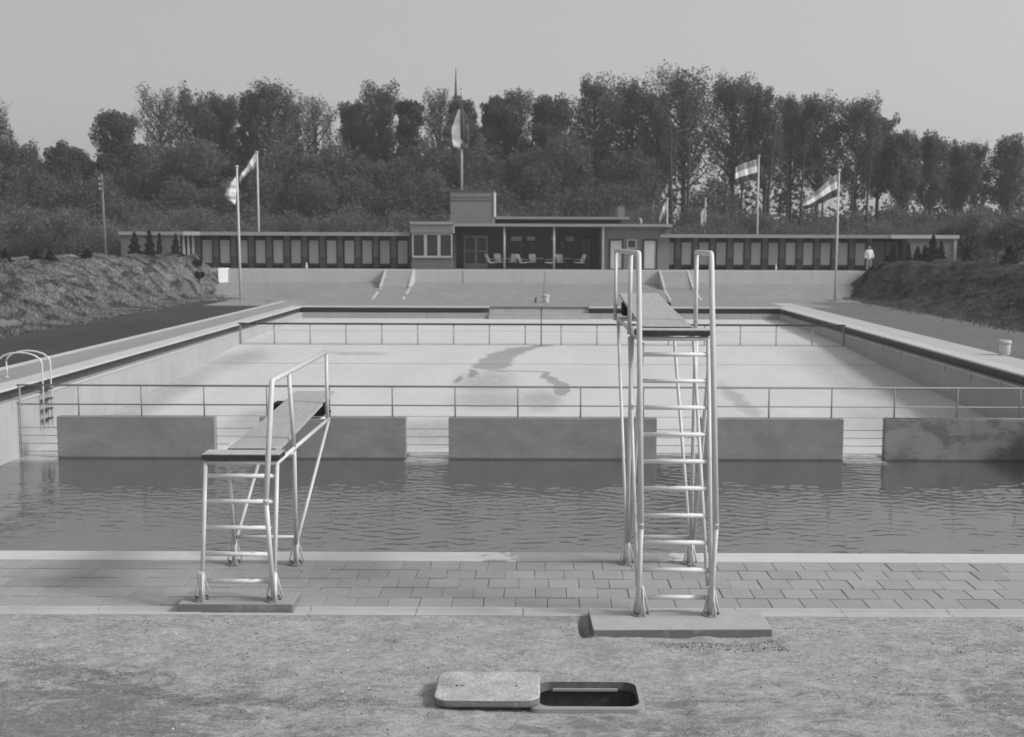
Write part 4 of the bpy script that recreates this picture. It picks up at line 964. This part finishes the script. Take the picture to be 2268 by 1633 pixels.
T = [  # V x, y of the top, half width in photo px, kind, distance, label
 (4, 242, 40, 'airy', 112, 'tall thin tree cut by the left edge of the photo'), (48, 330, 42, 'poplar', 114, 'drooping half-bare tree second from the left edge'),
 (148, 330, 46, 'dense', 116, 'round dark tree standing alone in the gap at the left'), (212, 368, 22, 'dense', 120, 'small dark tree filling the notch beside the telegraph pole'),
 (268, 255, 46, 'dense', 118, 'dark square-topped tree above the telegraph pole'), (360, 206, 52, 'airy', 124, 'pale see-through tree, tallest in the left half'),
 (436, 222, 48, 'poplar', 120, 'twin-topped tree between the pale left tree and the flagpoles'), (502, 228, 36, 'poplar', 122, 'bushy tree just left of the two left flagpoles'),
 (545, 214, 22, 'poplar', 119, 'narrow spiky tree above the left lawn flagpole'), (598, 198, 44, 'poplar', 117, 'jagged-topped dark tree right of the left flagpoles'),
 (650, 232, 26, 'airy', 123, 'slender pale tree right of the jagged dark one'), (704, 224, 46, 'airy', 125, 'widest bare pale tree between the left flags and the tower'),
 (792, 238, 32, 'poplar', 121, 'left half of the paired trees left of the tower'), (836, 206, 44, 'poplar', 119, 'higher of the paired trees left of the tower'),
 (912, 226, 30, 'dense', 116, 'small dense round crown left of the dark mast'), (972, 208, 40, 'airy', 124, 'fan-shaped pale tree behind the dark mast'),
 (1032, 232, 30, 'poplar', 118, 'dark crown directly behind the tower flag'), (1104, 218, 40, 'dense', 119, 'dark tree right of the tower flag'),
 (1152, 206, 34, 'airy', 125, 'pale feathery tree above the upper flat roof'), (1218, 226, 46, 'dense', 118, 'broad low crown above the veranda'),
 (1318, 196, 50, 'poplar', 120, 'first tall tree right of the dip above the veranda'), (1396, 200, 50, 'poplar', 122, 'tall tree above the tall springboard handrail'),
 (1458, 222, 34, 'poplar', 117, 'crown tucked left of the highest tree'), (1512, 176, 60, 'poplar', 119, 'highest and broadest tree of the whole wood'),
 (1618, 186, 54, 'poplar', 121, 'tall tree right of the highest one'), (1692, 212, 36, 'poplar', 118, 'tree directly behind the flag of the right cabins'),
 (1745, 226, 36, 'poplar', 123, 'tree between the two tall right flagpoles'), (1806, 230, 44, 'poplar', 120, 'broad tree behind the flag of the right lawn'),
 (1888, 238, 46, 'poplar', 119, 'gap-riddled tree right of the right lawn flagpole'), (1938, 268, 28, 'poplar', 121, 'lower shoulder tree where the wood steps down'),
 (1992, 304, 32, 'poplar', 118, 'tree above the right end of the cabins'), (2056, 312, 36, 'poplar', 120, 'round-headed tree above the small conifers'),
 (2112, 332, 30, 'poplar', 122, 'shorter tree between the two round-headed right trees'), (2160, 322, 22, 'airy', 124, 'thin pale tree near the right edge'), (2226, 322, 40, 'poplar', 119, 'twin-headed tree at the right edge of the photo')]
for i, (vx, vy, hw, kd, Y, lb) in enumerate(T):
    k = (Y*.9944+.0)/2650
    tree(lb, (vx-1184)*k, Y, 3.46+(534+.0035*(vx-1184)-vy)*k, hw*k*1.0, kd, 100+i)

# the wood behind as one mass, and the undergrowth in front of it
prof_x = [-60, -45, -41, -36, -20, -10, 0, 10, 20, 28, 33, 38, 44, 60]
prof_z = [9, 9, 9.5, 11.5, 12.2, 12.2, 13.2, 13.6, 13.0, 11.5, 8.5, 7.6, 6.8, 6.5]
def mass(name, n, y0, y1, zf, mat, size, seed, xr=(-62, 60), z0=1.5, clump=2.2, label=None, cat=None, thin=None):
    r_ = np.random.default_rng(seed); nc = n//140
    cx_ = r_.uniform(*xr, nc); cyy = r_.uniform(y0, y1, nc); top = zf(cx_)*r_.uniform(.80, 1.02, nc); cz = z0+(top-z0)*r_.uniform(.03, 1, nc)**.75
    if thin is not None:
        keep = r_.random(nc) > thin(cx_, cz); cx_, cyy, cz = cx_[keep], cyy[keep], cz[keep]; nc = len(cx_)
    rad = clump*r_.uniform(.5, 1.1, nc); ix = r_.integers(0, nc, n); g = r_.normal(size=(n, 3))*np.array([.5, .5, .62])
    Cn = np.stack([cx_, cyy, cz], 1)[ix]+g*rad[ix, None]; Cn[:, 2] = np.maximum(Cn[:, 2], z0-.1)
    o = npmesh(name, leaves(Cn, size, r_), 3, mat, None, 'stuff')
    if label: o['label'] = label; o['category'] = cat
    return o
mass('woodland', 200000, 124, 136, lambda x: np.interp(x, prof_x, prof_z), 'leaf_dark', .42, 5, clump=2.0, label='dense dark mass of the wood behind the nearer trees', cat='wood',
     thin=lambda x, z: np.where(x > 10, np.where((z > 5.5) & (z < 12), .86, .3), .0)+np.where(x > 30, .15, 0))
def crown_mass(name, n, spec, mat, size, seed, label, cat):
    r_ = np.random.default_rng(seed); C = []
    tot = sum(c[3]*c[4] for c in spec)
    for x, y, z, rx, rz in spec:
        k = int(n*rx*rz/tot); d = r_.normal(size=(k, 3)); d /= np.linalg.norm(d, axis=1)[:, None]
        lump = 1+.20*np.sin(d[:, 0]*5+x)*np.sin(d[:, 2]*6+z)+.10*np.sin(d[:, 1]*9+d[:, 0]*11)
        rr = (r_.random(k)**.22)[:, None]*lump[:, None]; q = np.array([x, y, z])+d*rr*np.array([rx, rx, rz])+r_.normal(0, .16, (k, 3))
        q[:, 2] = np.maximum(q[:, 2], 1.5); C.append(q)
    o = npmesh(name, leaves(np.concatenate(C), size, r_), 3, mat, None, 'stuff'); o['label'] = label; o['category'] = cat
r_ = np.random.default_rng(31); spec = []
def utop(x): return float(np.interp(x, [-60, -46, -40, -34, -22, -12, 0, 8, 13, 22, 34, 60], [8.5, 8.5, 8.5, 11.5, 12.3, 11.8, 13.2, 12.5, 9.0, 8.5, 6.8, 6]))
for x in np.arange(-60, 58, 2.3):
    for lay, (y, f) in enumerate(((112, 1.0), (108, .72), (104, .5))):
        if x > 9 and lay < 2 and r_.random() < .75: continue
        t_ = utop(x)*f*r_.uniform(.80, 1.08); rz = r_.uniform(1.8, 3.3)*(.9 if lay else 1.1); rx = r_.uniform(1.5, 2.6)
        spec.append((x+r_.uniform(-1, 1), y+r_.uniform(-1.5, 1.5), t_-rz+.3, rx, rz))
crown_mass('understorey', 430000, spec, 'leaf', .22, 6, 'darker middle layer of rounded trees behind the cabin roofs', 'wood')
spec = []
for x in np.arange(-60, 58, 1.5):
    for y, f in ((100, 1.), (96, .7)):
        rz = r_.uniform(.9, 1.7); spec.append((x+r_.uniform(-.8, .8), y+r_.uniform(-1, 1), 1.5+3.6*f*r_.uniform(.7, 1.2)-rz*.6, r_.uniform(.9, 1.9), rz))
crown_mass('undergrowth', 260000, spec, 'leaf_bush', .15, 8, 'pale bushy undergrowth along the foot of the wood', 'bushes')
# trunks standing in the right half of the wood
r_ = np.random.default_rng(77)
for vx, h, rr, lb in ((1440, 9, .12, 'slender bare trunk left of the small flag by the pavilion'), (1490, 12, .24, 'thick dark trunk just right of the small flag by the pavilion'), (1522, 12, .18, 'dark trunk midway between the two short flagpoles'),
        (1600, 11, .13, 'bare trunk just right of the narrow hanging flag'), (1636, 11, .16, 'bare trunk below the flag of the right cabins'), (1700, 12, .20, 'dark trunk just right of the tall cabin flagpole'),
        (1736, 11, .13, 'thin trunk second to the right of the cabin flagpole'), (1772, 11, .16, 'trunk below the tip of the right lawn flag'), (1822, 10, .12, 'thin trunk left of the right lawn flagpole'),
        (1884, 11, .15, 'trunk just right of the right lawn flagpole'), (1922, 10, .16, 'trunk above the man in white'), (2046, 8, .14, 'trunk above the tallest small conifer'),
        (2096, 8, .14, 'trunk above the corner of the right brick wall'), (2158, 8, .12, 'bare trunk nearest the right edge of the photo')):
    y = 103+r_.uniform(0, 6); x = (vx-1184)*y*.9944/2650
    o = MB().tube([(x, y, 1.4), (x+r_.normal(0, .15), y, 1.5+h*.5), (x+r_.normal(0, .3), y, 1.5+h)], [rr, rr*.7, rr*.3], 6)
    for q in range(5):
        z = 1.5+h*r_.uniform(.5, .95); az = r_.uniform(0, 6.3); o.tube([(x, y, z), (x+math.cos(az)*1.2, y+math.sin(az)*1.2, z+1.5)], [.05, .015], 4, cap=False)
    o = o.build('bare_trunk', 'bark'); tag(o, lb, 'tree trunk', 'bare trunks in the right half of the wood')

def conifer(x, y, z0, h, w, label, seed, mat='needle', n=1800, name='conifer'):
    r_ = np.random.default_rng(seed); t = empty(name, (x, y, z0), label, 'shrub' if h < 1.3 else 'conifer', 'small evergreens on the banks')
    MB().tube([(x, y, z0-.1), (x, y, z0+h*.9)], [.05, .01], 6).build('trunk', 'bark', t)
    f = r_.random(n)**1.25; rad = w*(1-f)**.75*r_.uniform(.35, 1, n)*(1+.28*np.sin(f*28)); az = r_.uniform(0, 6.3, n)
    rad = np.where(f < .1, rad*.75, rad)
    Cn = np.stack([x+rad*np.cos(az), y+rad*np.sin(az), z0+.02+f*h], 1)
    npmesh('foliage', leaves(Cn, .13, r_), 3, mat, t); return t
CV = lambda vx, Y: (vx-1184)*Y*.9944/2650
for i, (vx, Y, vb, vt, hw, lb) in enumerate([
    (297, 76, 576, 516, 13, 'slim dark conifer at the left end of the cabins'), (330, 76, 576, 511, 12, 'darkest pointed conifer at the left end of the cabins'),
    (352, 80, 578, 518, 6, 'thin conifer right of the darkest left conifer'), (388, 79, 577, 520, 11, 'small conifer nearest the pale end posts'),
    (8, 61, 586, 558, 12, 'dark bush on the left bank at the photo edge'), (78, 63, 584, 558, 12, 'left one of the two close dark bushes on the left bank'),
    (108, 64, 583, 561, 12, 'right one of the two close dark bushes on the left bank'), (190, 67, 580, 556, 10, 'single dark bush on the left bank near the telegraph pole'),
    (2066, 80, 583, 522, 14, 'tallest dark conifer before the right brick end wall'), (2032, 80, 584, 548, 9, 'small conifer left of the tallest right conifer'),
    (2012, 80, 583, 540, 6, 'slim young conifer before the right brick wall'), (2048, 80, 583, 545, 8, 'low conifer touching the tallest right conifer'),
    (2084, 80.5, 584, 535, 9, 'airy dark conifer at the corner post of the right wall'), (2142, 76, 584, 552, 9, 'small dark spiky bush right of the right brick wall'),
    (2236, 66, 594, 552, 14, 'large dark spiky bush on the right bank near the photo edge'), (1978, 80, 592, 545, 9, 'ragged dark bush at the open end of the right cabins')]):
    k = Y*.9944/2650; hor = 534+.0035*(vx-1184); z0 = 3.46-(vb-hor)*k-.03
    low_ = vx < 200 or vx in (2142, 2236)
    conifer((vx-1184)*k, Y, z0, (vb-vt)*k*(1.2 if low_ else 1.02), hw*k*(1.5 if low_ else 1.3), lb, 300+i)
def bush(x, y, z0, rx, rz, label, seed, mat='needle', n=1400, sz=.13, group='dark creeping bushes on the bank ends', cat='bush'):
    r_ = np.random.default_rng(seed); g = r_.normal(size=(n, 3)); g /= np.maximum(np.linalg.norm(g, axis=1), 1.)[:, None]
    t = empty('low_bush', (x, y, z0), label, cat, group)
    Cn = np.stack([x+g[:, 0]*rx, y+g[:, 1]*.35, z0+rz*.5+g[:, 2]*rz*(.5+.3*np.sin(g[:, 0]*9))+g[:, 0]*.12], 1)
    MB().tube([(x, y, z0-.1), (x+.05, y, z0+rz*.6)], .03, 5).build('stem', 'bark', t)
    npmesh('foliage', leaves(Cn, sz, r_), 3, mat, t)
for i, (vx, vy, Y, rx, rz, lb) in enumerate([(432, 590, 75.5, .55, .45, 'upper dark creeping bush on the rounded end of the left bank'), (402, 580, 76, .28, .35, 'small dark bush at the crest left of the creeping ones'), (434, 616, 74.5, .62, .42, 'lower dark creeping bush on the rounded end of the left bank'),
     (1932, 600, 77.0, .45, .35, 'upper dark bush on the rounded end of the right bank'), (1918, 621, 76.0, .42, .30, 'lower left dark bush on the end of the right bank'), (1946, 622, 75.8, .48, .42, 'lower right dark bush on the end of the right bank'), (1962, 598, 77.3, .35, .7, 'upright dark bush beside the path up the right bank')]):
    k = Y*.9944/2650; x = (vx-1184)*k; z = float((bfl if x < 0 else bfr)(np.array([x]), np.array([Y]))[0]); bush(x+(.25 if x > 0 else -.1), Y, max(z-.05, 3.46-(vy-534)*k-.15), rx*.8, rz*.8, lb, 400+i)
# orchard trees at the right
def orchard(vx, Y, zt, w, label, seed):
    k = Y*.9944/2650; x = (vx-1184)*k; r_ = np.random.default_rng(seed); t = empty('orchard_tree', (x, Y, 1.8), label, 'tree', 'low orchard trees right of the cabins')
    tm = MB(); tm.tube([(x, Y, 1.6), (x+.1, Y, 3.0)], [.12, .09], 7); Cn = []
    for i in range(13):
        az = i*2.4; e = r_.uniform(.4, 1.1); L = w*r_.uniform(.6, 1.1); c = np.array([x+math.cos(az)*L, Y+math.sin(az)*L, 3.0+(zt-3.0)*r_.uniform(.3, 1)])
        tm.tube([(x+.1, Y, 2.7+r_.uniform(0, .4)), (x+.1+math.cos(az)*L*.5, Y+math.sin(az)*L*.5, 2.6+(c[2]-2.6)*.35), c], [.06, .04, .015], 5, cap=False)
        Cn.append(c+r_.normal(size=(260, 3))*np.array([.5, .5, .38])*w*.42)
    tm.build('trunk', 'bark', t); npmesh('crown', leaves(np.concatenate(Cn), .2, r_), 3, 'leaf_bush', t)
orchard(2140, 84, 5.1, 1.8, 'spreading orchard tree just right of the right brick wall', 501)
orchard(2250, 80, 5.2, 1.9, 'forked orchard tree above the large spiky bush at the right', 502)
orchard(2205, 92, 5.6, 2.0, 'orchard tree set back between the two nearer ones', 503)
m = MB().box(31.5, 60, 100, 100.3, 1.5, 3.15).build('pale_field_strip', 'retaining', kind='structure')
orchard(95, 92, 5.6, 2.2, 'low tree behind the left bank near its pair of bushes', 504)

# rough grass on the banks, fine blades standing out of the earth
def bank_grass(name, fn, sgn, n, mat, seed, label):
    r_ = np.random.default_rng(seed)
    y = r_.uniform(36, 80, n)**1.0; a = 20.0+r_.random(n)**.85*7.2; fr_ = r_.random(n) < .16; a = np.where(fr_, 20.2-np.abs(r_.normal(0, .55, n)), a); x = sgn*a
    keep = vnoise(x*1.3, y*.9, seed) > .08; x, y = x[keep], y[keep]
    z = np.maximum(fn(x, y), -.0)-.02; n = len(x); az = r_.uniform(0, 6.3, n); w_ = r_.uniform(.03, .07, n); h = r_.uniform(.05, .15, n)*(0.6+.8*vnoise(x*.8, y*.6, seed+5))
    b = np.stack([x, y, z], 1); d = np.stack([np.cos(az)*w_, np.sin(az)*w_, 0*z], 1); tip = b+np.stack([r_.normal(0, .06, n), r_.normal(0, .06, n), h], 1)
    o = npmesh(name, np.stack([b-d, b+d, tip], 1).reshape(-1, 3), 3, mat, None, 'stuff'); o['label'] = label; o['category'] = 'grass'
bank_grass('left_bank_grass', bfl, -1, 90000, 'grassblade', 61, 'patchy pale rough grass covering the left bank')
bank_grass('right_bank_grass', bfr, 1, 110000, 'grassblade_r', 62, 'darker rough grass covering the right bank')

# crumbs, pebbles and sparse weeds on the foreground sand
def crumbs(name, P, smin, smax, mat, seed, label, cat, flat=.7):
    r_ = np.random.default_rng(seed); n = len(P)
    base = np.array([(1,0,0),(0,1,0),(-1,0,0),(0,-1,0),(0,0,1),(0,0,-1)], float); F = [(0,1,4),(1,2,4),(2,3,4),(3,0,4),(1,0,5),(2,1,5),(3,2,5),(0,3,5)]
    s_ = r_.uniform(smin, smax, (n, 1, 1)); V = base[None]*s_*r_.uniform(.6, 1.3, (n, 6, 1))*np.array([1, 1, flat]); a = r_.uniform(0, 6.3, n)
    c, s2 = np.cos(a)[:, None], np.sin(a)[:, None]; X = V[..., 0]*c-V[..., 1]*s2; Y = V[..., 0]*s2+V[..., 1]*c
    V = np.stack([X, Y, V[..., 2]], -1)+P[:, None]; V = V[:, F].reshape(-1, 3)
    o = npmesh(name, V, 3, mat, None, 'stuff'); o['label'] = label; o['category'] = cat
def pts(n, seed, x0, x1, y0, y1, fn=None, thr=0):
    r_ = np.random.default_rng(seed); x = r_.uniform(x0, x1, n); y = r_.uniform(y0, y1, n)
    if fn is not None: k = fn(x, y) > thr; x, y = x[k], y[k]
    k = ~((x > HX0-.85) & (x < HX1+.1) & (y > HY0-.08) & (y < HY1+.1)) & ~((x > .45) & (x < 2.15) & (y > 10.2)); x, y = x[k], y[k]
    return np.stack([x, y, sand_h(x, y)], 1)
crumbs('soil_crumbs', np.concatenate([pts(9000, 1, -6, 6, 7, 10.75), pts(2600, 2, 1.0, 2.15, 9.86, 10.22)]), .003, .010, 'soil', 71, 'fine pale soil crumbs scattered over the sand', 'soil')
crumbs('dark_crumbs', np.concatenate([pts(2600, 3, -6, 6, 7, 10.7, lambda x, y: vnoise(x*1.5, y*2.5, 91), .55), pts(500, 4, 1.1, 2.2, 9.86, 10.22)]), .004, .013, 'soil_dark', 72, 'small dark clods and droppings on the sand', 'soil')
crumbs('pale_pebbles', np.concatenate([pts(90, 5, -6, 6, 7, 10.7), pts(60, 6, 1.3, 2.1, 9.9, 10.2)]), .006, .013, 'pebble', 73, 'scattered pale pebbles on the sandy foreground', 'pebbles')

# sparse low turf: blades standing in the darker patches of the sand
def turf(n, seed):
    r_ = np.random.default_rng(seed); x = r_.uniform(-6, 6, n); y = r_.uniform(6.8, 10.7, n)
    f = .40*vnoise(x*.8, y*1.5, 201)+.32*vnoise(x*2.6, y*4.6, 202)+.28*vnoise(x*8, y*12, 203)
    f = f+np.interp(y, [7, 9.0, 10.4], [.07, .01, -.16])+np.interp(np.abs(x-.5), [1, 4.5], [-.04, .05])
    k = (r_.random(n) < np.clip((f-.42)/.30, 0, 1)**2.2)&~((x > HX0-.87) & (x < HX1+.1) & (y > HY0-.1) & (y < HY1+.1)) & ~((x > .4) & (x < 2.2) & (y > 10.1))
    x, y = x[k], y[k]; n = len(x); z = sand_h(x, y)-.002; az = r_.uniform(0, 6.3, n); w_ = r_.uniform(.0012, .003, n); h = r_.uniform(.004, .013, n)
    b = np.stack([x, y, z], 1); d = np.stack([np.cos(az)*w_, np.sin(az)*w_, 0*z], 1); tip = b+np.stack([r_.normal(0, .010, n), r_.normal(0, .010, n), h], 1)
    o = npmesh('sparse_turf', np.stack([b-d, b+d, tip], 1).reshape(-1, 3), 3, 'turf', None, 'stuff'); o['label'] = 'thin dark tufts of turf in patches on the sandy foreground'; o['category'] = 'grass'
M['turf'] = leaf_mat('sparse_turf_blade', .15, .3)
turf(520000, 88)

# ------------------------------------------------------------------ thin summer haze
me = bpy.data.meshes.new('haze'); b_ = MB().box(-72, 72, -28, 142, -5.6, 24.5); me.from_pydata(b_.v, [], b_.f)
hm = bpy.data.materials.new('thin_air'); hm.use_nodes = True; ht = hm.node_tree; ht.nodes.clear()
ho = ht.nodes.new('ShaderNodeOutputMaterial'); hv_ = ht.nodes.new('ShaderNodeVolumePrincipled'); hv_.inputs['Color'].default_value = (.9, .9, .9, 1); hv_.inputs['Density'].default_value = .00075
ht.links.new(hv_.outputs[0], ho.inputs['Volume']); me.materials.append(hm)
hz = bpy.data.objects.new('haze', me); COL.objects.link(hz); hz['kind'] = 'stuff'; hz['label'] = 'faint pale haze over the whole pool ground'; hz['category'] = 'haze'
SC.cycles.volume_bounces = 0
